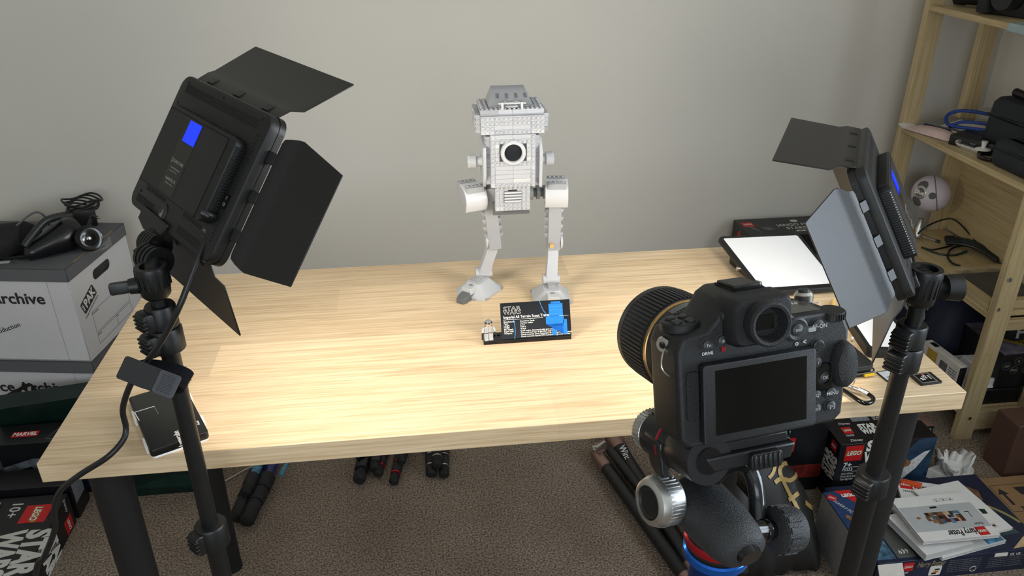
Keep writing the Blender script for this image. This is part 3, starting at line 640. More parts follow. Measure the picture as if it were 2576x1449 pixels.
# small plain figure beside the plaque
fg = thing('toy_figure', 'tiny toy figure in a pale grey suit and grey helmet on the plaque base', 'figurine', frame((0.6600, 0.2480, ZT + .0068), (1, 0.1, 0), None, (0, 0, 1)))
SK = mat('figure_skin', (236, 188, 150), .4, var=.02)
for s in (-1, 1):
    MB().box(s * .0041 - .0037, s * .0041 + .0037, -.0035, .0035, 0, .0125).box(s * .0041 - .0037, s * .0041 + .0037, -.0055, .0035, 0, .0028).build('leg', LG2, fg, bev=.0004)
    am = MB().tube([(s * .0072, 0, .0245), (s * .0098, -.001, .021), (s * .0105, -.0035, .0165)], .0022, 8, 3).build('arm', LG2, fg)
    MB().sphere((s * .0108, -.0045, .0145), .0022, 10).build('hand', mat('figure_glove', (40, 34, 32), .4), am)
MB().box(-.0078, .0078, -.0034, .0034, .0125, .0150).build('belt', LG2, fg, bev=.0003)
MB().box(-.0079, .0079, -.0036, -.0030, .0140, .0150).build('belt_stripe', mat('figure_dark', (60, 60, 62), .4), fg)
MB().loft([[(-.0078, -.0034, .0150), (.0078, -.0034, .0150), (.0078, .0034, .0150), (-.0078, .0034, .0150)], [(-.0060, -.0034, .0272), (.0060, -.0034, .0272), (.0060, .0034, .0272), (-.0060, .0034, .0272)]]).build('torso', LG2, fg, bev=.0004)
flat(fg, 'jacket_line', [rect(-.0002, .0002, .0155, .0265), rect(-.0045, -.0041, .016, .025), rect(.0041, .0045, .016, .025)], frame((0, -.0036, 0), (1, 0, 0), None, (0, -1, 0)), GREYP, .0001)
hd_ = MB(); hd_.lathe([(.0032, .0272), (.0050, .0280), (.0052, .0300), (.0052, .0340), (.0048, .0360), (.0024, .0365)], 16); hd_ = hd_.build('head', SK, fg)
for x in (-.0019, .0019): MB().sphere((x, -.0050, .0325), .0006, 8).build('eye', BLACKG, hd_)
flat(hd_, 'mouth', [arc(0, .0312, .0018, 210, 330, .0004)], frame((0, -.0052, 0), (1, 0, 0), None, (0, -1, 0)), BLACKM, .0001)
hm = MB(); hm.loft([[(.0064 * math.cos(a) * k, .0012 + .0062 * math.sin(a) * k, z) for a in [math.radians(-35 + 250 * i / 16) for i in range(17)]] for k, z in ((1.06, .0265), (1.0, .031), (1.0, .0345))], False, False)
hm.sphere((0, .0003, .0345), .0064, 16, sq=(1, 1, .75)); hm.build('helmet', mat('helmet_grey', (130, 132, 134), .4), fg)
gg = MB(); gg.tube([(-.0060, -.0012, .0352), (-.003, -.0058, .0352), (.003, -.0058, .0352), (.0060, -.0012, .0352)], .0012, 8, 3); gg.build('goggle_band', BLACKG, fg)
for x in (-.0024, .0024): MB().cyl((x, -.0060, .0352), (x, -.0075, .0352), .0016, n=12).build('goggle_lens', STEEL, fg)
MB().box(-.0130, -.0112, -.0062, -.0042, .0030, .0150).build('baton', BLACK, fg, bev=.0003)
# ---------------------------------------------------------------- the camera in the foreground on its tripod
FC = Matrix(((0.9884, -0.0393, 0.1464, 0.7742), (0.1516, 0.2563, -0.9546, -0.5298), (0.0, 0.9658, 0.2593, 1.1548), (0, 0, 0, 1)))
CB = mat('camera_body', (20, 21, 23), 0.48, var=0.1, vscale=200, bump=0.35, bscale=1800)
CRUB = mat('camera_rubber', (24, 25, 26), 0.62, bump=0.9, bscale=1400)
cmr = thing('camera', 'black mirrorless camera with long lens on the foreground tripod, its back to the viewer', 'camera', FC)
prof = [(-57, -26), (-58, 36), (-54, 45), (-36, 48), (-29, 55), (-22, 66), (-15, 70), (12, 70.5), (20, 66), (26, 54), (30, 49), (60, 48.5), (70, 44), (74, 34), (73, 8), (71, -12), (69, -28), (63, -33), (-52, -33)]
def shrink(p, k, cx=5, cy=12): return [(cx + (x - cx) * k, cy + (y - cy) * k) for x, y in p]
b = MB(.001)
b.loft([[(x, y, z) for x, y in shrink(prof, k)] for z, k in ((-2, .965), (-5, 1.0), (-40, 1.0), (-46, .97), (-47, .9))]); b.build('body', CB, cmr, bev=.0012)
b = MB(.001); b.loft([[(61 + 13 * k * math.cos(a), y + 0 * math.sin(a), -38 + 34 * k * math.sin(a)) for a in ang(16)] for y, k in ((-32, .75), (-26, .95), (0, 1.0), (26, 1.0), (38, .95), (45, .7))]); b.build('grip', CRUB, cmr)
b = MB(.001); b.loft([[(67 + 10 * k * math.cos(a), 10 + 17 * k * math.sin(a), z) for a in ang(24)] for z, k in ((-10, 1.06), (-1, 1.0), (3, .93), (5.5, .78), (6.5, .4))]); b.build('thumb_rest', CRUB, cmr)
# tilting screen
b = MB(.001).rbox(-43, 42, -29, 27, -2, 5, 2.5, 3, e=.8).build('screen_frame', CB, cmr)
MB(.001).prism(rect(-34.3, 34.3, -22.8, 22.6), 4.9, 5.2).build('screen_glass', mat('screen_glass', (6, 7, 8), 0.06, var=0), b)
MB(.001).rbox(-52, -43, -12, 22, -4, -.5, 2, 3).build('port_cover', CRUB, cmr, bev=.0006)
# viewfinder
b = MB(.001).loft([[(x, y, z) for x, y in rrect(-24 + d, 20 - d, 37 + d, 69 - d, 6)] for z, d in ((-10, -1), (8, 0), (11, 2))]).build('viewfinder_housing', CB, cmr)
MV = T(-.0022, .053, .011)
b2 = MB(); b2.lathe([(.0148, -.002), (.0152, .004), (.0150, .0085), (.0135, .0100), (.0118, .0094), (.0108, .0060), (.0098, .0015), (.0092, .0005)], 36, M=MV); b2.build('eyecup', CRUB, b)
MB().lathe([(.0100, 0), (.0100, .0008), (.0001, .0012)], 28, M=MV).build('eyepiece_surround', BLACKM, b)
MB(.001).rbox(-9, 4.5, 48, 58, 12, 12.6, 1, 3).build('eyepiece_glass', BLACKG, b)
MB(.001).cyl((-24.5, 57, -2), (-26, 57, -2), 3, n=14).build('viewfinder_button', DARK, cmr)
hs = MB(.001); hs.rbox(-12, 10, 70, 71.5, -34, -8, 1.5, 2, M=Matrix.Identity(4)); hs.build('shoe_plate', CB, cmr)
hs = MB(.001).box(-11, 9, 71, 73.5, -33, -10).build('hot_shoe_cover', BLACK, cmr, bev=.0008)
MB(.001).box(8.5, 10.5, 71, 74, -16, -10).build('shoe_rail', STEEL, cmr, bev=.0004)
# top deck: mode dial, display, release
MM = frame((-44, 47.5, -24), (1, 0, 0), None, (0, 1, 0))
b = MB(.001).lathe([(13.5, -2), (13.5, 3), (12.5, 4), (.1, 4)], 28, M=MM).build('mode_dial', CB, cmr)
for a in (45, 135, 225, 315): MB(.001).lathe([(3.6, 0), (3.6, 1.2), (2.6, 1.8), (.1, 1.8)], 16, M=MM @ T(7 * math.cos(math.radians(a)), 7 * math.sin(math.radians(a)), 4)).build('dial_button', DARK, b)
MB(.001).rbox(30, 55, -37, -8, 0, 1.2, 2, 3, M=frame((0, 48.2, 0), (1, 0, 0), None, (0, 1, 0)) @ Matrix.Scale(-1, 4, (0, 1, 0))).build('top_display', mat('top_display', (58, 57, 52), .15, var=.05), cmr)
text(cmr, '125  F5.6', frame((.043, .0496, -.030), (1, 0, 0), None, (0, 1, 0)), .004, WHITE)
text(cmr, 'ISO', frame((.062, .0493, -.024), (1, 0, 0), None, (0, 1, 0)), .0035, WHITE)
b = MB(.001); MD = frame((62, 45.5, -7), (1, 0, 0), None, (0, 1, .15)); b.lathe([(8.5, -3), (9, -2.5), (9, 2.5), (8.5, 3), (.1, 3)], 28, M=MD)
for a in ang(28): b.box(8.6, 9.5, -.4, .4, -2.2, 2.2, M=MD @ Matrix.Rotation(a, 4, 'Z'))
b.build('command_dial', BLACK, cmr)
MB(.001).lathe([(6.5, -2), (7, 3), (5.5, 5), (.1, 5)], 24, M=frame((66, 48, -44), (1, 0, 0), None, (0, 1, 0))).build('release_collar', STEEL, cmr)
MB(.001).lathe([(4, 0), (4, 2), (.1, 3)], 18, M=frame((66, 53, -44), (1, 0, 0), None, (0, 1, 0))).build('shutter_button', DARK, cmr)
# back controls
def btn(x, y, r, lab='', m=DARK, h=2.2, z=-2.2, ts=None):
    q = MB(.001).lathe([(r + 1.2, 0), (r + 1, .6), (r, .6), (r, h), (r - .7, h + .5), (.1, h + .7)], 20, M=T(x, y, z)).build('button', m, cmr)
    if lab: text(q, lab, T(x * .001, y * .001, (z + h + .75) * .001), (ts or r * .9) * .001, mat('dim_white_print', (170, 172, 172), .6, var=.02), bold=.01)
    return q
for x, y, r, l in ((-36, 39, 3.6, 'Fn'), (-25.5, 40.5, 3.4, '#'), (47, 40.3, 4.4, 'AF-ON'), (47.5, 26, 4.2, ''), (46.3, 14.4, 3.6, 'i'), (46, -9.3, 3.5, 'Q'), (58, -9.5, 3.8, 'MENU'), (46.3, -19.5, 3.5, '?/+'), (57.8, -19.3, 3.6, '[>]')): btn(x, y, r, l)
text(cmr, 'DRIVE', T(-.036, .033, -.0015), .003, WHITE); text(cmr, '|||', T(-.0243, .0345, -.0015), .0035, RED, bold=.03)
b = MB(.001).lathe([(8.5, 0), (8.5, 1.2), (7, 2), (6, 1.2)], 24, M=T(31, 39.8, -2)).build('display_ring', DARK, cmr); MB(.001).rbox(38, 44, 37.5, 40.5, -2, 1.5, 1, 3).build('ring_lever', mat('pale_lever', (150, 152, 152), .4), b); btn(31, 39.8, 4.2, 'DISP', ts=2.4)
b = MB(.001).lathe([(10.5, -.5), (10, 1.5), (8, 2.4), (4.6, 1.6), (4.4, 0)], 28, M=T(52.6, 2.7, -2)).build('multi_selector', BLACKG, cmr); btn(52.6, 2.7, 3.6, 'OK', h=1.8)
b = MB(.001)
for i in range(-3, 4):
    for j in range(-3, 4):
        if i * i + j * j < 11: b.box(47.5 + i - .35, 47.5 + i + .35, 26 + j - .35, 26 + j + .35, .4, 1.3)
tag(b.build('joystick_texture', DARK, cmr, smooth=False), kind='stuff')
for x, l in ((31, 'o'), (37, '<')): text(cmr, l, T(x * .001, .030, -.0016), .005, mat('dim_white_print', (170, 172, 172)), bold=.03)
# strap lugs
b = MB(.001).lathe([(5.5, 0), (5.8, 1.5), (5, 3), (2.6, 3), (2.4, 0)], 20, p0=(-56.5, 37, -22), axis=(-1, 0, .55)).build('strap_lug', STEEL, cmr)
MB(.001).tube([(-59, 35, -17), (-63, 24, -14), (-57, 17, -13), (-55, 24, -15)], .9, 8, 4, closed=True).build('split_ring', STEEL, cmr)
# lens
LX, LY = -4, 8
ML = frame((LX, LY, 0), (1, 0, 0), None, (0, 0, -1))
b = MB(.001).lathe([(31, 44), (33, 46), (33, 54), (34.5, 56), (35, 60), (35.4, 68), (36.5, 72), (37.4, 74), (37.4, 98)], 48, M=ML); lens = b.build('lens_barrel', mat('lens_barrel', (36, 37, 40), .36, bump=.1, bscale=900), cmr)
MB(.001).lathe([(37.6, 88), (38.4, 88.6), (38.4, 91.6), (37.6, 92.2)], 56, M=ML).build('gold_ring', mat('gold_ring', (190, 152, 96), .3, .9), lens)
fr_ = MB(.001); fr_.lathe([(37.6, 92), (38.4, 93), (38.6, 133), (38.2, 136), (35, 137), (33, 132), (20, 126), (.1, 126)], 60, M=ML)
for a in ang(72): fr_.box(38.2, 39.6, -.95, .95, 94, 132, M=ML @ Matrix.Rotation(a, 4, 'Z'))
fr_.build('focus_ring', mat('lens_rubber', (40, 41, 43), .6, bump=.3, bscale=1500), lens)
MB(.001).lathe([(38.7, 133.5), (39.2, 134), (39.2, 141), (36.8, 141), (36.5, 134)], 60, M=ML).build('front_rim', BLACK, lens)
gl = MB(.001); 
for k in range(9):
    a = math.radians(66 + k * 6); a2 = math.radians(66 + k * 6 + 6)
    gl.add([(37.7 * math.cos(q), 37.7 * math.sin(q), z) for q, z in ((a, 77), (a2, 77), (a2, 86), (a, 86))], [(0, 1, 2, 3)], M=ML @ Matrix.Scale(-1, 4, (0, 1, 0)))
gl.build('distance_window', mat('distance_window', (70, 76, 80), .1, var=0), lens)
def curved_text(s, a0, z, size, m, da):
    for i, ch in enumerate(s):
        if ch == ' ': continue
        a = math.radians(a0 - i * da); c = Vector((LX + 37.75 * math.cos(a), LY + 37.75 * math.sin(a), -z)) * .001
        if z < 70: c = Vector((LX + 35.6 * math.cos(a), LY + 35.6 * math.sin(a), -z)) * .001
        text(lens, ch, frame(c, (math.sin(a), -math.cos(a), 0), None, (math.cos(a), math.sin(a), 0)), size * .001, m, bold=.01)
curved_text('MACRO 1:1  SP 90mm F/2.8', 138, 75.5, 2.6, mat('dim_white_print', (170, 172, 172)), 3.6)
curved_text('TAMRON', 104, 66, 4.0, WHITE, 6)
for a, l in ((168, 'FULL'), (192, 'AF')):
    Mk = ML @ Matrix.Rotation(math.radians(-a), 4, 'Z')
    b = MB(.001).rbox(34.6, 37.6, -7, 7, 58, 72, 1.2, 2, M=Mk).build('switch_block', BLACK, lens, bev=.0006)
    MB(.001).box(37.2, 39, -3, 3, 61, 69, M=Mk).build('switch', DARK, b, bev=.0004)
    ar_ = math.radians(a); text(b, l, frame(Vector((LX + 37.9 * math.cos(ar_), LY + 37.9 * math.sin(ar_), -71)) * .001, (math.sin(ar_), -math.cos(ar_), 0), None, (math.cos(ar_), math.sin(ar_), 0)), .0035, WHITE)

# tripod and its geared head
tri = thing('camera_tripod', 'tripod with black geared head, silver knobs and blue ring, carrying the camera', 'tripod', T(.768, -.517, 0))
W2 = T(-.768, .517, 0) @ FC @ Matrix.Scale(.001, 4)
HB = mat('head_black', (26, 27, 29), 0.34, bump=.1, bscale=900); HT = mat('head_textured', (42, 44, 46), 0.5, bump=.8, bscale=1100)
HG = mat('head_gloss', (12, 13, 14), 0.14)
MB().box(-36, 26, -41, -33.4, -52, -4, M=W2).build('quick_release_plate', HB, tri, bev=.001)
b = MB().loft([[(x, y, z) for x, y in [(-40, -41), (30, -41), (26, -52), (-34, -52)]] for z in (-54, 0)], M=W2).build('plate_clamp', HB, tri, bev=.0015)
kn = MB(); kn.cyl((-2, -48, 2), (-2, -48, -2), 3, M=W2); kn.rbox(-8, 16, -54, -42, -2, 5, 2.5, 3, M=W2)
for i in range(6): kn.box(-6 + i * 3.7, -4.2 + i * 3.7, -53, -43, 4.8, 6, M=W2)
kn.build('clamp_knob', HB, tri, bev=.0006)
MB().cyl((28, -47, -30), (40, -49, -26), 6, 6.5, 16, M=W2).build('level_housing', HG, tri); MB().cyl((38, -47.5, -28.5), (41.5, -49, -25.5), 4, n=14, M=W2).build('level_vial', mat('green_level', (40, 170, 120), .15), tri)
MB().lathe([(17.3, 0), (17.8, 1), (17.8, 30), (17, 31.5), (17, 33), (17.8, 34.5), (17.8, 66), (15, 68), (13, 69)], 36, M=W2 @ frame((-36, -43.5, -2), (1, 0, 0), None, (-.085, -.075, -1))).build('tilt_drum', HB, tri)
dm = W2 @ frame((-36, -43.5, -2), (1, 0, 0), None, (-.085, -.075, -1))
MB().lathe([(17.9, 40), (18.4, 40.6), (18.4, 42.4), (17.9, 43)], 36, M=dm).build('red_ring', mat('red_anodised', (170, 30, 44), .3, .6), tri)
sk = MB(); sk.lathe([(14.5, 69), (16, 70), (16, 80), (14.5, 81.5), (.1, 81.5)], 36, M=dm)
for a in ang(36): sk.box(15.6, 16.8, -.5, .5, 70.5, 79.5, M=dm @ Matrix.Rotation(a, 4, 'Z'))
sk.build('silver_disc', ALU, tri)
MB().cyl((0, 0, -1), (0, 0, 2), 9.5, 9, 24, M=dm).cyl((0, 0, 2), (0, 0, 2.6), 4, n=6, M=dm).build('drum_cap', HG, tri)
MB().loft([[(-4.5, 0, 0), (0, 0, -4.5), (4.5, 0, 0), (0, 0, 4.5)], [(-4, 12, 0), (0, 12, -4), (4, 12, 0), (0, 12, 4)], [(-1, 15, 0), (0, 15, -1), (1, 15, 0), (0, 15, 1)]], M=W2 @ T(-31, -38, -64)).build('red_lever', mat('red_lever', (214, 52, 34), .25), tri)
MB().loft([[(x, y, z) for z in (-60, -34)  for x, y in ([(-58, -40), (-48, -40)] if z == -60 else [(-48, -40), (-58, -40)])], [(x, y, z) for z in (-56, -36) for x, y in ([(-56, -64), (-49, -64)] if z == -56 else [(-49, -64), (-56, -64)])], [(x, y, z) for z in (-52, -30) for x, y in ([(-47, -86), (-40, -86)] if z == -52 else [(-40, -86), (-47, -86)])]], M=W2).build('side_arm', HB, tri, bev=.0015)
km = W2 @ frame((-46, -87, -40), (0, 0, 1), None, (-1, .12, .22))
sk = MB(); sk.lathe([(16, 0), (18, 1.5), (18.6, 3), (18.6, 16), (16.8, 21), (14, 22.5), (12.6, 22.5), (12.2, 20), (11, 19.5), (.1, 19.5)], 40, M=km)
for a in ang(40): sk.box(18.1, 19.1, -.55, .55, 3.5, 15, M=km @ Matrix.Rotation(a, 4, 'Z'))
sk.build('silver_knob', ALU, tri); MB().lathe([(12, 19.4), (12, 21), (10.5, 22), (9.5, 21), (.1, 20.6)], 28, M=km).build('knob_cap', BLACK, tri)
MB().cyl((-46, -87, -40), (-20, -90, -40), 8, 9, 18, M=W2).build('knob_shaft', HG, tri)
MB().lathe([(8.6, 0), (9.2, .5), (9.2, 2), (8.6, 2.5)], 20, M=W2 @ frame((-34, -84, -48), (0, 0, 1), None, (1, -.1, 0))).build('shaft_ring', STEEL, tri)
bd = MB(); rings = []
for t_, r_, sx_ in ((0, .4, 1), (.04, .75, 1), (.12, .95, 1), (.3, 1.05, 1), (.55, 1.05, 1), (.8, .95, 1), (.94, .8, 1), (1, .5, 1)):
    c = Vector((-27, -90, -58)).lerp(Vector((-19, -108, 16)), t_); rings.append([c + Vector((22 * r_ * sx_ * math.cos(a), 19 * r_ * math.sin(a), 5 * r_ * math.sin(a))) for a in ang(24)])
bd.loft(rings, M=W2); bd.build('gear_housing', HT, tri)
MB().cyl((-18, -107, 14), (-17.5, -109.5, 19), 9, 8, 24, M=W2).build('housing_cap', HG, tri)
def yoke(x, w):
    rr = []
    for i in range(15):
        a = math.radians(-20 + 220 * i / 14); rr.append(Vector((x + 21 * math.cos(a) * -1, -92 + 26 * math.sin(a), -44)))
    return rr
MB().strip(yoke(0, 1), (0, -.15, 1), 30, 7, M=W2).build('yoke', HG, tri, bev=.0012)
MB().tube([(4, -58, -50), (12, -66, -40), (15, -80, -30), (14, -96, -24), (9, -110, -16)], 6.2, 12, 5, M=W2).build('glimmer_yoke_arm', mat('painted_arm_glimmer', (70, 72, 74), .16, .7), tri)  # glossy black arm, its glimmer put into a lighter colour
MB().box(-30, 8, -74, -56, -56, -44, M=W2).build('cradle', HG, tri, bev=.002)
MB().cyl((-8, -104, -4), (16, -110, -9), 8, 7, 18, M=W2).lathe([(7.5, 0), (8.2, 1), (8.2, 5), (7.5, 6)], 20, M=W2 @ frame((8, -108, -7.4), (0, 0, 1), None, (1, -.2, -.2))).build('pan_shaft', HG, tri)
km = W2 @ frame((19, -111.5, -9), (0, 0, 1), None, (1, -.16, -.1)); sk = MB()
sk.lathe([(5, -3), (13, -2), (16.5, 0), (17, 2), (17, 13), (15.6, 18), (12, 20), (.1, 20.5)], 36, M=km)
for a in ang(14): sk.box(16.4, 17.7, -2.0, 2.0, 1, 12, M=km @ Matrix.Rotation(a, 4, 'Z'))
sk.build('rubber_knob', HT, tri)
cz = [(.0245, 1.006, 1.026, 'pan_base', HB), (.0262, 1.010, 1.0175, 'red_collar', mat('red_anodised', (170, 30, 44))), (.0255, .9955, 1.0045, 'blue_collar', mat('blue_anodised', (40, 110, 214), .22, .75)), (.0235, 1.003, 1.011, 'dark_groove', HG), (.0185, .90, .998, 'centre_column', mat('blue_anodised_dark', (24, 60, 130), .3, .7))]
for r_, z0, z1, n_, m_ in cz: MB().lathe([(r_ - .0015, z0), (r_, z0 + .0015), (r_, z1 - .0015), (r_ - .0015, z1)], 40).build(n_, m_, tri)
MB().lathe([(.02, .86), (.036, .865), (.038, .90), (.03, .915), (.019, .918)], 30).build('shoulder', HB, tri)
for i in range(3):
    a = math.radians(-95 + 120 * i); d = Vector((math.cos(a), math.sin(a), 0)); MB().tube([d * .03 + Vector((0, 0, .88)), d * .20 + Vector((0, 0, .44)), d * .36 + Vector((0, 0, .012))], .0135, 12, 0).build('leg', HB, tri)
# ---------------------------------------------------------------- lying on the desk
WDIF = mat('white_diffuser', (238, 238, 238), 0.45, var=0.01)
def quad_pad(t, c, th, r, wq):
    """thin lit-panel slab over four corner points (FL, FR, BR, BL) with a white inset face"""
    c = [Vector(p) for p in c]; n = (c[1] - c[0]).cross(c[3] - c[0]).normalized()
    P = lambda u, v, h=0: (c[0] * (1 - u) * (1 - v) + c[1] * u * (1 - v) + c[2] * u * v + c[3] * (1 - u) * v) + n * h
    L = Matrix.Translation(-Vector(t.matrix_world.translation)) 
    ring = rrect(0, 1, 0, 1, r, 5); i_ = wq
    inner = rrect(i_[0], i_[1], i_[2], i_[3], r * .5, 5)
    b = MB(); b.loft([[P(x, y, -th) for x, y in ring], [P(x, y, -th * .35) for x, y in ring], [P(x + (.5 - x) * .02, y + (.5 - y) * .02, 0) for x, y in ring], [P(x, y, 0) for x, y in inner], [P(x, y, -.0008) for x, y in inner]], True, False, M=L)
    b.build('frame', BLACK, t)
    MB().loft([[P(x, y, -.002) for x, y in inner], [P(x, y, -.0006) for x, y in inner]], M=L).build('diffuser', WDIF, t)
    return P, n, L
c1 = [U(1916, 736, z=.757), U(2122, 722, z=.757), U(2010, 585, z=.792), U(1805, 594, z=.792)]
pd1 = thing('soft_panel', 'square black-framed soft light panel tilted up at the back of the desk, white face up', 'light', T(*((c1[0] + c1[2]) / 2)))
P, n, L = quad_pad(pd1, c1, .010, .05, (.045, .955, .07, .955))
bk = MB()
lo = [P(u, v, -.010) for u, v in ((.10, .34), (.9, .34), (.9, .85), (.10, .85))]
bk.loft([[Vector((p.x, p.y, ZT + .0005)) for p in lo], lo], M=L); b = bk.build('back_box', BLACK, pd1, bev=.002)
q = U(1858, 676, z=.765); e_ = (P(.1, .5) - P(0, .5)).normalized()
MB().cyl(L @ q - e_ * .004, L @ q + e_ * .012, .0042, n=14).build('power_socket', STEEL, b)
fw_ = U(2185, 880, z=.756); bw_ = U(2106, 762, z=.756); dv_ = (bw_ - fw_).normalized(); rv_ = Vector((dv_.y, -dv_.x, 0)) * .088
c2 = [fw_, fw_ + rv_, fw_ + rv_ + dv_ * .165, fw_ + dv_ * .165]
pd2 = thing('soft_panel', 'narrow black-framed light panel lying white side up under the grey barn door', 'light', T(*((c2[0] + c2[2]) / 2 - Vector((0, 0, .012)))))
P2, n2, L2 = quad_pad(pd2, c2, .0155, .07, (.09, .91, .07, .95))
MB().rbox(-.002, .002, .028, .032, -.001, .001, .0008, 2, M=L2 @ Matrix.Translation(c2[0] + Vector((-.001, .02, -.006)))).build('button', WHITE, pd2)

# compact LED panel with white bumpers, front left
dv = thing('pocket_led_panel', 'flat black pocket LED panel with white corner bumpers by the left stand', 'light', frame(U(380, 1158, z=.742) + Vector((0, .003, -.002)), (.894, .447, 0), None, (0, 0, 1)))
Mi = dv.matrix_world.inverted()
MB().rbox(0, .081, 0, .158, .003, .0155, .006, 5, e=.002).build('body', mat('satin_black', (17, 17, 17), .33), dv)
MB().rbox(.001, .080, .001, .157, 0, .004, .006, 5).build('diffuser', WDIF, dv)
for x0, x1, y0, y1 in ((-.003, .004, .015, .040), (.077, .084, .030, .052), (-.003, .004, .095, .120), (.077, .084, .105, .130)):
    MB().rbox(x0, x1, y0, y1, .000, .0135, .002, 3, e=.0015).build('bumper', WHITE, dv)
lp = [Mi @ U(x, y, z=.7585) for x, y in ((336, 1033), (387, 1017.5), (398, 1037), (348, 1054))]
fr2 = MB()
flat(dv, 'printed_corner', [[(lp[0].x, lp[0].y), (lp[1].x, lp[1].y), (lp[1].x + .0005, lp[1].y - .0012), (lp[0].x + .0012, lp[0].y - .0012), (lp[3].x + .0012, lp[3].y), (lp[3].x, lp[3].y)]], T(0, 0, .0156), WHITE, .0001)
flat(dv, 'printed_line', [[(lp[1].x, lp[1].y), (lp[2].x, lp[2].y), (lp[2].x - .0006, lp[2].y), (lp[1].x - .0006, lp[1].y)]], T(0, 0, .0156), DIMT, .0001)
tp = Mi @ U(449, 1099, z=.7585)
text(dv, 'Lumecube', T(tp.x, tp.y, .0156) @ R(90, 'Z'), .0115, WHITE, width=.040, bold=.01)
flat(dv, 'logo', [[(tp.x + .003 * math.cos(a), tp.y - .0245 + .003 * math.sin(a)) for a in ang(6)], [(tp.x + .0022 * math.cos(a), tp.y - .0245 + .0022 * math.sin(a)) for a in ang(6)]], T(0, 0, .0156), WHITE, .0001)
text(dv, 'Panel', T(.0735, .030, .0156) @ R(90, 'Z'), .005, WHITE)
for x in (.012, .026): MB().cyl((x, .1575, .010), (x, .1595, .010), .002, n=10).build('port', STEEL, dv)
MB().cyl((.0495, -.0005, .0095), (.0495, .001, .0095), .0032, n=14).build('tripod_thread', BLACKG, dv)

# right end: case, carabiner, cards, wooden stick
ca = thing('zip_case', 'small black zip case with a yellow edge behind the camera grip', 'case', yawM((1.2795, .0625, ZT), 6))
MB().rbox(-.105, 0, 0, .122, .009, .022, .014, 6, e=.005).build('lid', mat('case_shell', (30, 31, 31), .3, bump=.2, bscale=500), ca)
MB().rbox(-.104, -.001, .001, .121, 0, .008, .014, 6, e=.003).build('base', BLACK, ca)
MB().tube([(-.104, -.0008, .0088), (-.014, -.0008, .0088), (-.002, .004, .0088), (.0006, .016, .0088), (.0006, .11, .0088)], .0013, 6, 4).build('zip', DARK, ca)
MB().rbox(-.022, -.004, -.004, .002, .0035, .0072, .001, 3).build('yellow_tab', YEL, ca)
MB().tube([(-.045, -.004, .007), (-.043, -.007, .005), (-.043, -.009, .001)], .0009, 6, 3).build('zip_pull', STEEL, ca)
text(ca, 'PERFECT', T(-.03, .07, .0221) @ R(90, 'Z'), .006, mat('dim_white_print', (170, 172, 172)))
cbp = [(2100, 966), (2120, 967), (2137, 970), (2185, 992), (2196, 1001), (2195, 1009), (2183, 1014.5), (2166, 1011), (2130, 987), (2100, 969)]
cz_ = [U(x, y, z=.7475) for x, y in cbp]; o_ = cz_[4].copy(); o_.z = ZT
cb = thing('carabiner', 'black carabiner with a silver screw gate at the front edge of the desk', 'carabiner', T(*o_)); Lc = Matrix.Translation(-o_)
MB().tube(cz_[3:], .0034, 10, 5, M=Lc).build('hook', BLACKG, cb)
MB().cyl(Lc @ cz_[1], Lc @ cz_[3], .0033, n=12).build('gate', STEEL, cb)
MB().cyl(Lc @ cz_[2].lerp(cz_[3], .5), Lc @ cz_[2].lerp(cz_[3], .98), .0046, n=14).build('screw_sleeve', ALU, cb)
MB().tube([U(2140, 972, z=.748), U(2147, 966, z=.760), U(2149, 955, z=.770), U(2147, 948, z=.765)], .0010, 6, 4, M=Lc).build('wire_loop', STEEL, cb)
def card(name, label, o, xdir, w_, h_, th, mtop, parts):
    t = thing(name, label, 'memory card', frame(o, xdir, None, (0, 0, 1)))
    MB().rbox(0, w_, 0, h_, 0, th, .0015, 3, e=.0004).build('shell', BLACK, t); parts(t, w_, h_, th); return t
a_, b_, c_, d_ = U(2288.5, 942, z=.7435), U(2338, 934.5, z=.7435), U(2368, 956, z=.7435), U(2318, 967, z=.7435)
def xqd(t, w_, h_, th):
    flat(t, 'silver_plate', [rect(.0035, w_ - .006, .0015, h_ - .0015)], T(0, 0, th), ALU, .0002)
    q = flat(t, 'label_plate', [rect(.0055, w_ - .0095, .004, h_ - .004)], T(0, 0, th + .0002), PLB, .0001)
    Mq = T(.0, 0, th + .0004) 
    for s, x, y, sz in (('XQD', .019, .019, .0055), ('SONY', .0255, .016, .004), ('64', .0105, .0125, .0070), ('G series', .0148, .0150, .0034)): text(q, s, Mq @ T(x, y, 0) @ R(-90, 'Z'), sz, WHITE, bold=.01, th=.0001)
    flat(q, 'red_mark', [rect(.0175, .0215, .0235, .0255)], Mq, RED, .0001)
card('memory_card', 'black and silver memory card lying flat near the front right corner of the desk', Vector((d_.x, d_.y, ZT)), (a_ - d_).cross(Vector((0, 0, 1))), .0385, .0300, .0038, None, xqd)
e0 = U(2234, 960, z=.742); e1 = U(2212, 942, z=.742)
def sdp(t, w_, h_, th):
    flat(t, 'label_plate', [rect(.0015, .023, .003, h_ - .002)], T(0, 0, th), mat('card_label', (206, 208, 210), .4), .0001); text(t, '128', T(.010, .010, th + .0002), .006, BLACKM)
card('memory_card', 'thin memory card with a pale label, half hidden by the right stand pole', Vector((e0.x, e0.y, ZT)), (e1 - e0).cross(Vector((0, 0, 1))) , .024, .030, .0021, None, sdp)
wk_ = thing('wooden_stick', 'short pale wooden stick on the desk beyond the camera', 'stick', T(*U(2098, 764, z=.745) - Vector((0, 0, .005))))
MB().tube([(-.016, -.030, .005), (0, .002, .005), (.004, .010, .005), (.006, .014, .005)], lambda s: .0048 if s < .8 else .0048 - .012 * (s - .8), 10, 3).build('handle', mat('pale_wood', (226, 190, 120), .5), wk_)
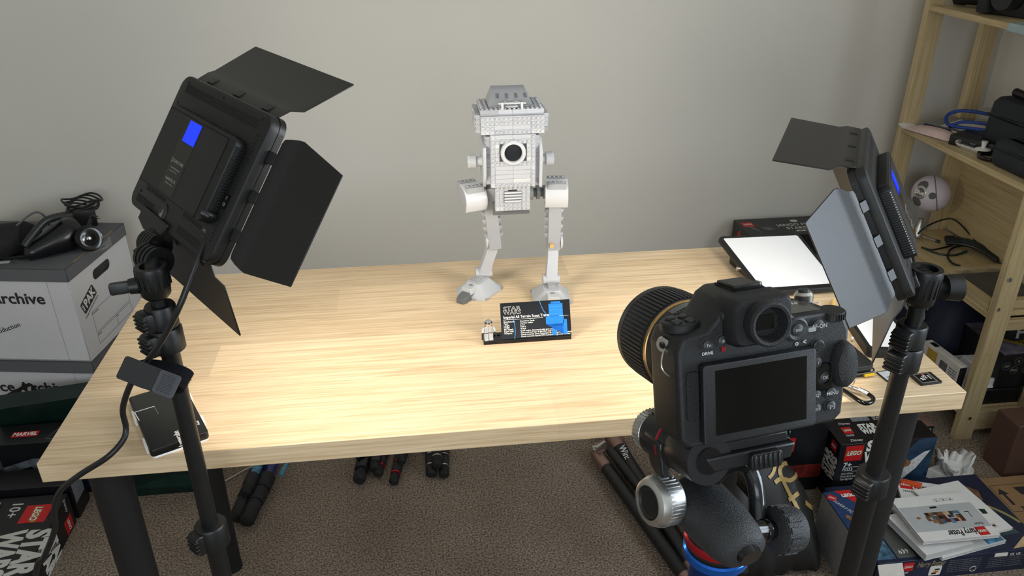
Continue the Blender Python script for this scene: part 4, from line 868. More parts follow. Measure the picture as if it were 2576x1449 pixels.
# ---------------------------------------------------------------- left of the desk: archive boxes, gadgets, cartons, magazines
ABODY = mat('archive_card', (214, 213, 214), 0.8, var=0.02, vscale=8); ALID = mat('archive_lid', (98, 100, 102), 0.75, var=0.04, vscale=12)
INK = mat('dark_ink', (44, 42, 44), 0.7, var=0.02); THIN = mat('grey_ink', (96, 96, 98), 0.7, var=0.02)
def archive(label, z, h, lidh):
    t = thing('archive_box', label, 'box', frame((-.378, 1.046, z), (.986, -.165, 0), None, (0, 0, 1)), 'stacked archive boxes')
    W_, D_ = .41, .322
    b = MB(); e = .004
    b.box(-W_ + e, -e, e, e + .003, .0, h - .01).box(-W_ + e, -e, D_ - e - .003, D_ - e, 0, h - .01).box(-W_ + e, -W_ + e + .003, e, D_ - e, 0, h - .01).box(-W_ + e, -e, e, D_ - e, 0, .004)
    body = b.build('body', ABODY, t)
    FM = frame((-e, D_ / 2, h / 2), (0, 1, 0), None, (1, 0, 0))
    cy = h / 2 - .075
    hole = [(-.001 + x, cy + y) for x, y in rrect(-.048, .048, -.0155, .0155, .0154, 6)]
    flat(body, 'end_panel', [rect(-D_ / 2 + e, D_ / 2 - e, -h / 2, h / 2 - .01), hole], FM, ABODY, .0015)
    lid = MB(); lid.box(-W_, 0, 0, D_, h - .0035, h); 
    for x0, x1, y0, y1 in ((-W_, 0, 0, .003), (-W_, 0, D_ - .003, D_), (-W_, -W_ + .003, 0, D_), (-.003, 0, 0, D_)): lid.box(x0, x1, y0, y1, h - lidh, h)
    ld = lid.build('lid', ALID, t, bev=.0015)
    for y in (.078, .232): MB().box(-.006, -.0008, y - .030, y + .026, h - .0006, h + .0008).build('torn_slot', mat('torn_card', (150, 126, 96), .8, var=.3, vscale=200), ld)
    FF = frame((0, e - .0004, 0), (1, 0, 0), None, (0, -1, 0))
    text(t, 'Office Archive', FF @ T(-.082, h - lidh - .054, 0), .046, INK, 'RIGHT', bold=.022, width=.285)
    flat(t, 'crease', [rect(-.064, -.0635, .0, h - lidh)], FF, THIN, .0001)
    FE = FM @ T(0, 0, .0016)
    MP_ = FE @ T(-.082, cy - .030, 0) @ R(62, 'Z') @ Matrix.Shear('XZ', 4, (0, 0))
    flat(t, 'logo_panel', [rrect(-.040, .040, -.0185, .0185, .005, 3)], FE @ T(-.095, cy - .047, 0) @ R(22, 'Z'), INK, .0002)
    text(t, 'PAK', FE @ T(-.090, cy - .045, .0004) @ R(22, 'Z'), .036, WHITE, width=.060, bold=.03)
    text(t, 'FAST', FE @ T(-.126, cy - .057, .0004) @ R(112, 'Z'), .010, WHITE, bold=.02)
    text(t, 'storage and removal products', FE @ T(-.090, cy - .073, .0002) @ R(22, 'Z'), .0085, THIN, width=.085)
    flat(t, 'form_outline', [*outline(-.098, .098, cy - .152, cy - .088, .0012)], FE, THIN, .0002)
    flat(t, 'form_outline', [*outline(-.098, .098, cy - .188, cy - .156, .0012)], FE, THIN, .0002)
    flat(t, 'form_divider', [rect(.01, .0112, cy - .188, cy - .156)], FE, THIN, .0002)
    for s, x, y in (('Contents', -.080, -.094), ('From', -.086, -.161), ('To', .018, -.161)): text(t, s, FE @ T(x, cy + y, 0), .009, THIN)
    return t, FF, FE
t1, f1, e1_ = archive('white archive box with grey lid, upper of the two stacked left of the desk', .2805, .2855, .038)
t2, f2, e2_ = archive('white archive box with grey lid, lower of the two, behind the dark cartons', 0, .280, .038)
flat(t2, 'front_logo_panel', [rrect(-.075, .075, -.042, .042, .010, 3)], f2 @ T(-.245, .135, .0002) @ R(28, 'Z'), INK, .0002)
text(t2, 'PAK', f2 @ T(-.235, .140, .0006) @ R(28, 'Z'), .076, WHITE, width=.115, bold=.03)
flat(t1, 'front_logo_panel', [rrect(-.03, .03, -.018, .018, .005, 3)], f1 @ T(-.262, .115, .0002), INK, .0002); text(t1, 'production', f1 @ T(-.215, .100, .0002) @ R(20, 'Z'), .020, INK)

# gadgets on the upper archive box
ZL = .2805 + .2855
def lw(x, y, h=0): return U(x, y, z=ZL + h)
hv = thing('hand_vacuum', 'black hand-held vacuum with a pointed nose lying on the upper archive box', 'vacuum', T(*lw(150, 640)))
Lh = Matrix.Translation(-lw(150, 640))
ax0, ax1 = lw(62, 643, .024), lw(196, 578, .045)
nrm = Vector((0, 0, 1)); dr = (ax1 - ax0).normalized(); sd_ = dr.cross(nrm).normalized(); up_ = sd_.cross(dr)
rings = []
for t_, w_, h_ in ((0, .008, .008), (.04, .018, .018), (.12, .023, .022), (.35, .032, .030), (.6, .042, .040), (.8, .046, .046), (.93, .042, .044), (1.0, .034, .036)):
    c = ax0.lerp(ax1, t_); rings.append([Lh @ (c + sd_ * w_ * math.cos(a) + up_ * h_ * math.sin(a)) for a in ang(24)])
MB().loft(rings).build('body', mat('vacuum_black', (16, 18, 22), .25), hv)
q = lw(160, 590, .09)
MB().tube([Lh @ (ax0.lerp(ax1, k) + up_ * h_) for k, h_ in ((.06, .024), (.3, .045), (.55, .062), (.8, .058))], .010, 12, 4).build('spine', mat('vacuum_grip', (36, 40, 42), .35), hv)
whc = lw(220, 600, .036)
wd = (CAM_C - whc).normalized() * .6 + Vector((.5, -.2, .1)); wd.normalize()
MB().lathe([(.034, 0), (.036, .003), (.036, .013), (.033, .016), (.018, .014), (.010, .017), (.0001, .017)], 32, p0=Lh @ whc, axis=wd).build('dust_wheel', BLACKG, hv)
MB().lathe([(.004, 0), (.004, .0185), (.0001, .019)], 12, p0=Lh @ whc, axis=wd).build('wheel_pin', STEEL, hv)
MB().box(-.004, .004, -.0006, .0006, -.010, .010, M=Lh @ Matrix.Translation(ax0.lerp(ax1, .22) + up_ * .0295 * .5 - sd_ * .024) @ frame((0, 0, 0), dr, None, -sd_)).build('marking', DIMT, hv)
pk = thing('power_adapter', 'black power adapter with its lead wound around it, behind the hand vacuum', 'adapter', T(*lw(205, 575)))
Lp = Matrix.Translation(-lw(205, 575))
MB().rbox(-.030, .045, .000, .050, .0, .052, .006, 4, M=R(20, 'Z'), e=.003).build('block', BLACK, pk)
for k in range(5):
    MB().tube([Vector((.012 + (.042 + .003 * k) * math.cos(a), .025 + (.028 + .003 * k) * math.sin(a), .060 + .005 * k + .006 * math.sin(3 * a + k))) for a in ang(14)], .0028, 6, 3, closed=True).build('wound_lead', CABLE, pk)
jp = [lw(222, 575, .05), lw(228, 552, .065), lw(232, 545, .07), lw(243, 547, .07)]
MB().tube([Lp @ p for p in jp], .005, 8, 3).build('jack', BLACK, pk); MB().cyl(Lp @ jp[3], Lp @ (jp[3] + (jp[3] - jp[2]).normalized() * .012), .0026, n=10).build('jack_tip', STEEL, pk)
MB().rbox(-.062, -.012, -.012, .020, .030, .056, .006, 4, M=R(35, 'Z'), e=.003).build('plug_body', DARK, pk)
md = thing('black_pouch', 'flat black pouch under a grey cable on the left part of the upper archive box', 'pouch', T(*lw(25, 630)))
Lm = Matrix.Translation(-lw(25, 630)); rings = []
for t_, w_, h_ in ((0, .02, .01), (.1, .05, .03), (.4, .07, .045), (.75, .06, .04), (.95, .03, .02), (1, .01, .008)):
    c = Lm @ lw(-70, 622, h_).lerp(lw(105, 585, h_), t_); c.z = h_; rings.append([c + Vector((-.2, 1, 0)).normalized() * w_ * math.cos(a) + Vector((0, 0, h_ * .95 * math.sin(a))) for a in ang(20)])
MB().loft(rings).build('pouch', mat('pouch_cloth', (20, 20, 22), .8, bump=.5, bscale=300), md)
gc = thing('grey_cable', 'thin grey cable arching up from the archive box lid towards the left', 'cable', T(*lw(125, 565)))
Lg = Matrix.Translation(-lw(125, 565))
MB().tube([Lg @ p for p in (lw(-40, 640, .02), lw(0, 612, .04), lw(45, 565, .08), lw(85, 535, .10), lw(108, 540, .09), lw(122, 562, .05), lw(128, 580, .012))], .0028, 8, 5).build('cord', mat('grey_cable_rubber', (92, 92, 98), .45), gc)
br = thing('bracket_clip', 'small black clip lying beside the hand vacuum on the archive box', 'clip', T(*lw(35, 650)))
MB().box(-.03, .045, -.012, .012, 0, .012).box(-.03, -.022, -.012, .012, .0, .026).build('clip', BLACK, br, bev=.002)
sl_ = thing('clear_lid', 'clear plastic tray lid lying under the hand vacuum on the grey lid', 'tray', yawM(lw(150, 632), 20))
lo_ = MB(); A = rrect(-.11, .13, -.055, .06, .03, 6); B_ = rrect(-.10, .12, -.045, .05, .025, 6)
lo_.loft([[(x, y, 0) for x, y in A], [(x, y, .004) for x, y in A], [(x, y, .004) for x, y in B_], [(x, y, .0008) for x, y in B_]], False, True)
lo_.build('tray', mat('clear_plastic', (190, 194, 196), .12, trans=.75, alpha=.35), sl_)
tag(flat(None, 'price_sticker', [rect(-.012, .02, -.008, .008)], frame(lw(4, 660, .0004), (1, .05, 0), None, (0, 0, 1)), WHITE, .0002), 'small white sticker at the left edge of the grey archive lid', 'sticker')

# cartons on the floor
def carton(name, label, M, w_, d_, h_, m=CARDB, cat='box', group=None, open_top=False):
    t = thing(name, label, cat, M, group); MB().box(0, w_, 0, d_, 0, h_).build('carton', m, t, bev=.0012)
    F = {'front': frame((0, -.0002, 0), (1, 0, 0), None, (0, -1, 0)), 'top': frame((0, 0, h_ + .0002), (1, 0, 0), None, (0, 0, 1)),
         'left': frame((-.0002, d_, 0), (0, -1, 0), None, (-1, 0, 0)), 'right': frame((w_ + .0002, 0, 0), (0, 1, 0), None, (1, 0, 0))}
    return t, F
def brand(t, Fm, x, y, s, rot=0, boxed=True):
    """red square with the white word"""
    M = Fm @ T(x, y, 0) @ R(rot, 'Z')
    q = flat(t, 'logo_panel', [rect(-s / 2, s / 2, -s / 2, s / 2)], M, RED, .0002)
    if boxed:
        text(q, 'LEGO', M @ T(0, 0, .0003), s * .40, YEL, width=s * .88, bold=.07, shear=.15, th=.0001)
        text(q, 'LEGO', M @ T(0, 0, .0005), s * .40, BLACKM, width=s * .84, bold=.05, shear=.15, th=.0001)
    text(q, 'LEGO', M @ T(0, 0, .0007), s * .37, WHITE, width=s * .78, bold=.025, shear=.15, th=.0001)
def starwars(t, Fm, x, y, s, rot=0, m=WHITE):
    M = Fm @ T(x, y, 0) @ R(rot, 'Z')
    text(t, 'STAR', M @ T(0, s * .21, .0002), s * .52, m, width=s, bold=.05); text(t, 'WARS', M @ T(0, -s * .21, .0002), s * .52, m, width=s, bold=.05)
def small_print(t, Fm, x, y, w_, rows, dy, rot=0, m=THIN):
    M = Fm @ T(x, y, .0001) @ R(rot, 'Z')
    b = MB()
    for i in range(rows):
        k = 0
        while k < w_ * .95:
            l = rnd.uniform(.004, .012); l = min(l, w_ - k); b.box(k, k + l, -i * dy - dy * .2, -i * dy + dy * .2, 0, .0002, M=M); k += l + .002
    tag(b.build('small_print', m, t, smooth=False), kind='stuff')
ART1 = mat('art_sea_blue', (38, 62, 88), .4, var=.5, vscale=30); ART2 = mat('art_deep_green', (12, 44, 36), .4, var=.5, vscale=18); ART3 = mat('art_steel', (92, 98, 104), .4, var=.5, vscale=40)
DIMW = mat('grey_white_print', (200, 198, 192), .55, var=.02)
# long black box whose right face runs beside the table leg; lettering turned sideways
swb, F = carton('toy_carton', 'black toy carton with big sideways white title, nearest the left table legs', T(-.665, .27, 0), .293, .452, .094)
brand(swb, F['top'], .243, .385, .062, -90); starwars(swb, F['top'], .246, .255, .150, -90, DIMW)
text(swb, '10+', F['top'] @ T(.185, .405, 0) @ R(-90, 'Z'), .036, DIMW, bold=.01)
brand(swb, F['right'], .415, .026, .040, -90, False); starwars(swb, F['right'], .305, .030, .105, -90); text(swb, 'Disney', F['right'] @ T(.425, .078, 0) @ R(-90, 'Z'), .014, DIMW, shear=.3)
small_print(swb, F['right'], .345, .083, .055, 6, .006, -90, DIMW); small_print(swb, F['right'], .28, .088, .03, 4, .006, -90, DIMW)
flat(swb, 'stripe', [[(.228, .175), (.293, .150), (.293, .140), (.225, .166)]], F['top'], mat('teal_print', (40, 130, 130), .5), .0002); flat(swb, 'stripe', [[(.270, .159), (.293, .150), (.293, .140), (.268, .150)]], F['top'] @ T(0, 0, .0003), YEL, .0002)
bx, F = carton('toy_carton', 'black carton with a grey barcode label, behind the sideways-titled carton', T(-.62, .735, 0), .252, .075, .110)
flat(bx, 'barcode_label', [rect(.005, .060, .045, .105)], F['right'], mat('grey_label', (128, 130, 136), .6, var=.5, vscale=500), .0002)
mv, F = carton('toy_carton', 'flat dark carton with a small red name panel on top, left of the desk', T(-.93, .835, 0), .60, .085, .175, mat('dark_art_card', (16, 17, 20), .35, var=.2))
ft = F['top']
flat(mv, 'logo_panel', [rect(.385, .450, .030, .052)], ft, RED, .0002); text(mv, 'MARVEL', ft @ T(.4175, .041, .0004), .020, WHITE, width=.060, bold=.03)
flat(mv, 'outline', [[(.478, .012), (.545, .012), (.565, .068), (.498, .068)], [(.480, .014), (.5435, .014), (.562, .066), (.4995, .066)]], ft, THIN, .0002)
flat(mv, 'letter_mark', [[(.500, .020), (.512, .020), (.516, .030), (.524, .030), (.523, .020), (.534, .020), (.538, .060), (.526, .060)]], ft @ T(0, 0, .0002), ART3, .0002)
ff = F['front']
flat(mv, 'art_deck', [[(.30, .085), (.44, .125), (.56, .12), (.58, .085), (.44, .045), (.33, .05)], [(.36, .08), (.43, .10), (.44, .075)]], ff, ART3, .0003); flat(mv, 'art_deck', [[(.25, .05), (.36, .085), (.37, .06), (.28, .03)]], ff @ T(0, 0, .0002), ART3, .0003)
flat(mv, 'art_tower', [rect(.315, .33, .09, .145), rect(.335, .36, .08, .125), rect(.29, .31, .10, .13)], ff @ T(0, 0, .0003), mat('art_gun_grey', (62, 66, 70), .4, var=.6, vscale=120), .0004); flat(mv, 'art_flame', [[(.47, .105), (.50, .108), (.505, .099), (.475, .096)]], ff @ T(0, 0, .0005), mat('art_orange', (190, 96, 40), .5), .0002)
flat(mv, 'art_water', [[(.36, .040), (.58, .075), (.60, .02), (.40, .005)]], ff @ T(0, 0, -.0001), mat('art_navy', (18, 40, 74), .4, var=.4, vscale=30), .0003)
gn_, F = carton('toy_carton', 'dark green carton leaning between the black carton and the lower archive box', frame((-.60, .945, 0), (.985, .17, 0), None, (.02, -.12, 1)), .30, .06, .232, mat('green_art_card', (10, 34, 28), .35, var=.35, vscale=16))
text(gn_, 'O', F['front'] @ T(.235, .226, 0), .05, WHITE, bold=.02)
flat(gn_, 'art_glow', [[(.02, .07), (.10, .13), (.20, .10), (.26, .16), (.28, .05), (.12, .03)]], F['front'], ART2, .0003); flat(gn_, 'art_speck', [rect(.135, .143, .06, .085), rect(.132, .146, .052, .058)], F['front'] @ T(0, 0, .0003), DIMW, .0003)
gf, F = carton('toy_carton', 'green-black carton under the desk, its corner beside the front left leg', T(-.30, .80, 0), .26, .09, .10, mat('green_art_card', (10, 34, 28)))
flat(gf, 'white_flash', [[(.20, .015), (.255, .030), (.255, .04), (.21, .025)]], F['front'], WHITE, .0003); flat(gf, 'art_glow', [[(.05, .03), (.16, .07), (.24, .05), (.20, .02)]], F['front'], ART2, .0003)
# magazines on the sideways-titled carton
def booklet(name, label, M, w_, h_, th, m, cat='booklet', group=None):
    t = thing(name, label, cat, M, group)
    MB().box(.0008, w_ - .0008, .0008, h_ - .0008, .0006, th - .0006).build('pages', mat('paper_edge', (196, 196, 194), .8, var=.1, vscale=300), t)
    MB().box(0, w_, 0, h_, th - .0006, th).build('front_cover', m, t); MB().box(0, w_, 0, h_, 0, .0006).build('back_cover', m, t)
    return t
zb = .0945
bk1 = booklet('booklet', 'dark blue booklet on the sideways-titled black carton at the photo edge', frame((-.745, .40, zb), (1, .02, 0), None, (0, 0, 1)), .23, .30, .006, mat('navy_cover', (24, 30, 50), .35, var=.3, vscale=10))
flat(bk1, 'title_line', [rect(.12, .225, .14, .145), rect(.15, .19, .134, .138)], T(0, 0, .0062), WHITE, .0002)
zt_ = zb + .0066
bk2 = booklet('magazine', 'food magazine with an orange round badge at the bottom left corner', frame((-.72, .155, zt_), (1, .10, 0), None, (0, 0, 1)), .265, .285, .007, mat('food_cover', (96, 40, 26), .3, var=.9, vscale=45), 'magazine')
flat(bk2, 'badge', [[(.165 + .045 * math.cos(a), .225 + .045 * math.sin(a)) for a in ang(28)]], T(0, 0, .0072), mat('badge_orange', (206, 130, 40), .5), .0002)
text(bk2, 'PLACE', T(.172, .238, .0076), .018, BLACKM, bold=.01); text(bk2, 'HOME', T(.172, .220, .0076), .018, BLACKM, bold=.01)
MB().box(.2655, .272, .0, .285, 0, .005).build('green_spine', mat('green_spine', (84, 104, 60), .5, var=.2), bk2)
# under the desk: cable and tripods
wc = [U(x, y, z=.004) for x, y in ((380, 1150), (416, 1190), (420, 1208), (440, 1224), (492, 1228), (545, 1220), (620, 1180), (648, 1172), (664, 1184), (676, 1172))]
t = thing('white_cable', 'thin white cable lying on the carpet under the left part of the desk', 'cable', T(wc[0].x, wc[0].y, 0)); MB().tube([p - Vector((wc[0].x, wc[0].y, 0)) for p in wc], .0021, 8, 5).build('cord', mat('white_cable_rubber', (206, 200, 190), .5), t)
def lying_leg(t, a, b, r, mtube, bands, foot, o, body=None):
    """a: foot end, b: far end; bands: list of (distance from the foot, length, radius factor, material)"""
    a = Vector(a) - o; b = Vector(b) - o; d = (b - a).normalized()
    lg = MB().cyl(a, b, r, n=16).build('leg', mtube, t)
    for s, l, k, m in bands: MB().lathe([(r * k * .94, 0), (r * k, .003), (r * k, l - .003), (r * k * .94, l)], 18, p0=a + d * s, axis=d).build('twist_lock', m, lg)
    MB().lathe([(r * foot * .6, -.022), (r * foot, -.016), (r * foot, .004), (r * .9, .010)], 16, p0=a, axis=d).build('rubber_foot', BLACKM, lg)
    return lg
GRIP = mat('rubber_grip', (26, 27, 29), .7, bump=.4, bscale=500)
PURP = mat('purple_carbon', (44, 44, 108), .3, var=.7, vscale=180); TURQ = mat('turquoise_carbon', (70, 130, 160), .3, var=.8, vscale=220)
o = Vector((.08, .66, 0)); tp_ = thing('folded_tripod', 'folded tripod with purple and turquoise legs lying under the desk, left', 'tripod', T(*o))
g1 = [(.0, .050, 1.25, GRIP), (.052, .045, 1.40, GRIP), (.100, .050, 1.5, GRIP)]
f0 = U(626, 1300, z=.024); f1 = U(600, 1290, z=.022)
lying_leg(tp_, f0, f0 + Vector((.085, .50, .012)), .0150, PURP, g1, 1.25, o); lying_leg(tp_, f1, f1 + Vector((.075, .50, .012)), .0150, PURP, g1, 1.25, o)
lying_leg(tp_, f0 + Vector((-.012, .08, .026)), f0 + Vector((.050, .50, .03)), .012, TURQ, [(.0, .05, 1.3, GRIP)], 1.2, o)
MB().tube([f0 + Vector((.068, .118, .030)) - o, f0 + Vector((.1, .26, .034)) - o, f0 + Vector((.105, .46, .034)) - o], .006, 8, 4).build('turquoise_sleeve', TURQ, tp_)
o = Vector((.40, .78, 0)); tr_ = thing('folded_tripod', 'folded tripod with red rings on its black legs, middle of the carpet', 'tripod', T(*o))
RR = mat('red_anodised', (170, 30, 44)); r1 = [(.012, .006, 1.3, RR), (.020, .034, 1.25, GRIP), (.056, .006, 1.35, RR), (.064, .04, 1.35, GRIP), (.108, .006, 1.45, RR), (.116, .05, 1.45, GRIP)]
for x, y, zz in ((993, 1202, .016), (953, 1182, .016), (1012, 1150, .034)):
    q = U(x, y, z=zz); lying_leg(tr_, q, q + Vector((.06, .36, .01)), .0115, GRIP, r1, 1.15, o)
o = Vector((.35, .77, 0)); tc_ = thing('folded_tripod', 'folded black tripod with a lever clamp, left of the red-ringed one', 'tripod', T(*o))
q = U(906, 1196, z=.020); lying_leg(tc_, q, q + Vector((.04, .36, .005)), .013, GRIP, [(.02, .05, 1.5, BLACK)], 1.35, o)
q2 = q + Vector((.040, .035, .004)); lying_leg(tc_, q2, q2 + Vector((.03, .34, .005)), .013, GRIP, [(.0, .06, 1.4, BLACK)], 1.2, o)
for k in range(2): MB().rbox(-.012, .022, -.006, .006, -.004, .006, .003, 3, M=Matrix.Translation(q + Vector((0, .05 + .045 * k, .022)) - o) @ R(35, 'Z'), e=.001).build('clamp_lever', BLACKG, tc_)
o = Vector((.56, .76, 0)); ts_ = thing('folded_tripod', 'folded tripod with silver rings on its black legs, right of the red-ringed one', 'tripod', T(*o))
s1 = [(.010, .005, 1.3, STEEL), (.018, .034, 1.25, GRIP), (.055, .005, 1.35, STEEL), (.063, .04, 1.3, GRIP), (.106, .005, 1.4, STEEL), (.114, .05, 1.4, GRIP)]
for x, y, zz in ((1084, 1182, .016), (1117, 1184, .016), (1099, 1160, .040)):
    q = U(x, y, z=zz); lying_leg(ts_, q, q + Vector((.012, .36, .008)), .0125, GRIP, s1, 1.15, o)
# big tripod with bronze collars
BRZ = mat('bronze_anodised', (150, 122, 112), .3, .75); CARB = mat('matte_carbon', (24, 24, 25), .42, bump=.2, bscale=600)
o = Vector((1.06, .60, 0)); tw = thing('folded_tripod', 'long black tripod with bronze collars lying from under the desk towards the viewer', 'tripod', T(*o))
def long_leg(p0, p1, r, name):
    p0 = p0 - o; p1 = p1 - o; d = (p1 - p0).normalized(); L_ = (p1 - p0).length
    lg = MB().cyl(p0, p1, r, n=20).build('leg', CARB, tw)
    MB().lathe([(r * .9, -.075), (r * 1.12, -.06), (r * 1.2, -.01), (r * 1.12, .002)], 20, p0=p0, axis=d).build('bronze_collar', BRZ, lg)
    MB().lathe([(r * 1.1, 0), (r * 1.2, .004), (r * 1.2, .030), (r * 1.05, .036)], 20, p0=p1, axis=d).build('bronze_lock', BRZ, lg)
    MB().cyl(p1 + d * .03, p1 + d * .25, r * .9, n=16).build('lower_section', CARB, lg)
    return lg, d
A0, A1 = U(1527, 1178, z=.026), U(1722, 1449, z=.026); B0, B1 = U(1560, 1130, z=.030), U(1738, 1418, z=.030); C0, C1 = U(1534, 1132, z=.050), U(1690, 1330, z=.040)
long_leg(A0, A1, .0175, 'a'); lB, dB = long_leg(B0, B1, .020, 'b')
MB().cyl(C0 - o, C1 - o, .013, n=16).build('leg', CARB, tw)
MB().rbox(-.012, .012, -.03, .012, -.012, .012, .004, 3, M=Matrix.Translation(A0 - o + Vector((-.008, .075, .012))), e=.002).build('hinge_block', BRZ, tw)
MB().cyl(U(1497, 1128, z=.045) - o - Vector((.008, 0, 0)), U(1497, 1128, z=.045) - o + Vector((.014, 0, 0)), .009, n=14).build('hinge_pin', STEEL, tw)
MB().box(-.004, .004, -.02, .02, -.004, .004, M=Matrix.Translation(U(1510, 1120, z=.06) - o) @ R(-50, 'Z')).build('leg_stop', mat('pale_metal', (190, 186, 178), .35, .8), tw)
Mw = frame(B0 - o + dB * .075 + Vector((0, 0, .0204)), dB, None, Vector((-.35, -.25, 1)))
text(tw, 'Winston', frame(B0 - o + dB * .055 + Vector((-.004, -.006, .0198)), dB, None, (-.25, -.45, 1)), .026, WHITE, width=.075, bold=.01)
flat(tw, 'badge_outline', [*outline(.050, .078, -.012, .012, .001)], frame(B0 - o + dB * .062 + Vector((-.004, -.006, .0198)), dB, None, (-.25, -.45, 1)), DIMW, .0002)
MB().strip([Vector((.012 * math.cos(a), 0, .012 * math.sin(a))) for a in [math.radians(-40 + 20 * i) for i in range(14)]], (0, 1, 0), .006, .002, M=Matrix.Translation(U(1668, 1371, z=.03) - o) @ R(-30, 'Z')).build('orange_clip', mat('orange_plastic', (216, 84, 40), .4), tw)
# ---------------------------------------------------------------- right of the desk: cartons, booklets, bag, paper
KRAFT = mat('kraft_card', (150, 118, 82), 0.8, var=0.08, vscale=30); BROWN = mat('brown_card', (84, 58, 46), 0.75, var=0.08, vscale=20)
jb, F = carton('toy_carton', 'black toy carton standing against the back wall behind the tilted soft panel', T(1.597, 1.275, 0), .40, .145, .452)
ft = F['top']; jl = jb.matrix_world.inverted()
def loc(t, x, y, z): q = t.matrix_world.inverted() @ U(x, y, z=z); return q.x, q.y
x, y = loc(jb, 1879, 563.5, .452); brand(jb, ft, x, y - .006, .036, 0, False)
x, y = loc(jb, 2010, 566, .452)
text(jb, "JANGO FETT'S", ft @ T(x, y + .005, 0), .026, DIMW, width=.150); text(jb, 'STARSHIP', ft @ T(x, y - .022, 0), .026, DIMW, width=.105); text(jb, 'STAR WARS', ft @ T(x + .008, y - .046, 0), .013, WHITE, width=.075, bold=.03)
flat(jb, 'emblem', [rrect(x - .014, x + .010, y + .028, y + .046, .006, 3)], ft, DIMW, .0002)
x, y = loc(jb, 1905, 575, .452); flat(jb, 'line_art', [[(x - .03, y + .02), (x - .01, y + .012), (x + .004, y - .02), (x - .006, y - .018)], [(x + .012, y + .004), (x + .04, y + .01), (x + .06, y - .014), (x + .03, y - .018)]], ft, THIN, .0002)
flat(jb, 'fold_line', [[(.03, .0), (.0315, .0), (.125, .145), (.1235, .145)]], ft, THIN, .0001)
flat(jb, 'red_corner', [[(.035, .40), (.095, .40), (.060, .44)]], F['left'], RED, .0003)
flat(jb, 'art_wing', [[(.14, .33), (.25, .38), (.27, .36), (.17, .31)], [(.15, .345), (.20, .372), (.205, .364), (.16, .340)]], F['front'], mat('art_sage', (96, 120, 112), .4, var=.3), .0003)
# small-ship carton and the ones behind it
sc, F = carton('toy_carton', 'black toy carton marked 7+ with a white spaceship, under the desk right end', T(1.579, .546, 0), .262, .074, .190)
f = F['front']; brand(sc, f, .040, .160, .048); starwars(sc, f, .112, .160, .085)
text(sc, '7+', f @ T(.030, .122, 0), .022, WHITE, bold=.02); text(sc, '75333', f @ T(.032, .107, 0), .012, WHITE); flat(sc, 'rule', [rect(.02, .075, .1145, .1155), rect(.045, .075, .1005, .1015)], f, DIMW, .0002)
for i, s in enumerate(('Obi-Wan', "Kenobi's Jedi", 'Starfighter')): text(sc, s, f @ T(.018, .094 - i * .009, 0), .0085, DIMW, 'LEFT')
flat(sc, 'art_sky', [[(.075, .0), (.262, .0), (.262, .19), (.215, .19)]], f @ T(0, 0, -.0001), ART1, .0002)
flat(sc, 'art_land', [[(.0, .0), (.10, .0), (.19, .10), (.15, .12)]], f, ART2, .0002)
flat(sc, 'art_wing', [[(.035, .030), (.085, .052), (.095, .030), (.045, .016)]], f @ T(0, 0, .0003), DIMW, .0003)
SHIP = mat('art_ship_white', (206, 206, 204), .4, var=.25, vscale=120)
flat(sc, 'art_ship', [[(.165, .06), (.175, .095), (.235, .145), (.252, .150), (.225, .095), (.195, .062)]], f @ T(0, 0, .0003), SHIP, .0003)
flat(sc, 'art_cockpit', [[(.19 + .016 * math.cos(a), .112 + .012 * math.sin(a)) for a in ang(12)]], f @ T(0, 0, .0007), mat('art_tan', (140, 96, 60), .4, var=.6, vscale=200), .0003)
flat(sc, 'art_hull', [rect(.165, .215, .025, .055)], f @ T(0, 0, .0003), mat('art_maroon', (84, 26, 30), .4, var=.3), .0003); flat(sc, 'art_claw', [[(.18, .03), (.205, .035), (.205, .039), (.186, .036), (.184, .046), (.203, .049), (.203, .053), (.178, .049)]], f @ T(0, 0, .0007), DIMW, .0003)
f = F['top']; brand(sc, f, .045, .055, .026); starwars(sc, f, .105, .055, .050); text(sc, '75333', f @ T(.042, .034, 0), .009, WHITE); text(sc, 'Disney', f @ T(.048, .014, 0), .012, WHITE, shear=.3)
f = F['left']; brand(sc, f, .045, .165, .026, 0, False); starwars(sc, f, .043, .105, .075, 90)
s2, F = carton('toy_carton', 'black toy carton directly behind the 7+ carton under the desk', T(1.597, .630, 0), .195, .08, .178)
f = F['top']; text(s2, 'Disney', f @ T(.042, .014, 0), .012, WHITE, shear=.3); text(s2, '75333', f @ T(.038, .058, 0), .009, WHITE); flat(s2, 'label', [rect(.07, .12, .02, .06)], f, mat('grey_label', (128, 130, 136)), .0002)
small_print(s2, f, .13, .07, .05, 8, .007, 0, DIMW); f = F['left']; brand(s2, f, .040, .155, .026, 0, False); starwars(s2, f, .040, .100, .075, 90)
s3, F = carton('toy_carton', 'carton with a brownish top and white barcode strip, under the desk right corner', T(1.797, .632, 0), .098, .10, .158, mat('dusky_pink_card', (120, 92, 80), .5, var=.4, vscale=30))
f = F['front']; flat(s3, 'black_face', [rect(0, .098, 0, .157)], f, CARDB, .0002)
q = flat(s3, 'barcode_strip', [rect(.030, .090, .120, .148)], f @ T(0, 0, .0003), WHITE, .0003)
for i in range(14): flat(q, 'bar', [rect(.066 + i * .0016, .066 + i * .0016 + rnd.choice((.0005, .0009)), .124, .144)], f @ T(0, 0, .0008), BLACKM, .0001) if i < 12 else None
lb, F = carton('toy_carton', 'plain black carton with one small red square, deep under the desk on the right', T(1.392, .60, 0), .18, .16, .25)
brand(lb, F['front'], .071, .158, .045, 0, False); flat(lb, 'red_band', [rect(.03, .18, .045, .088)], F['front'], mat('dull_red_print', (110, 32, 24), .5, var=.5, vscale=60), .0003)
kb, F = carton('cardboard_box', 'plain cardboard box behind the black carton under the desk', T(1.37, .80, 0), .30, .16, .235, KRAFT)
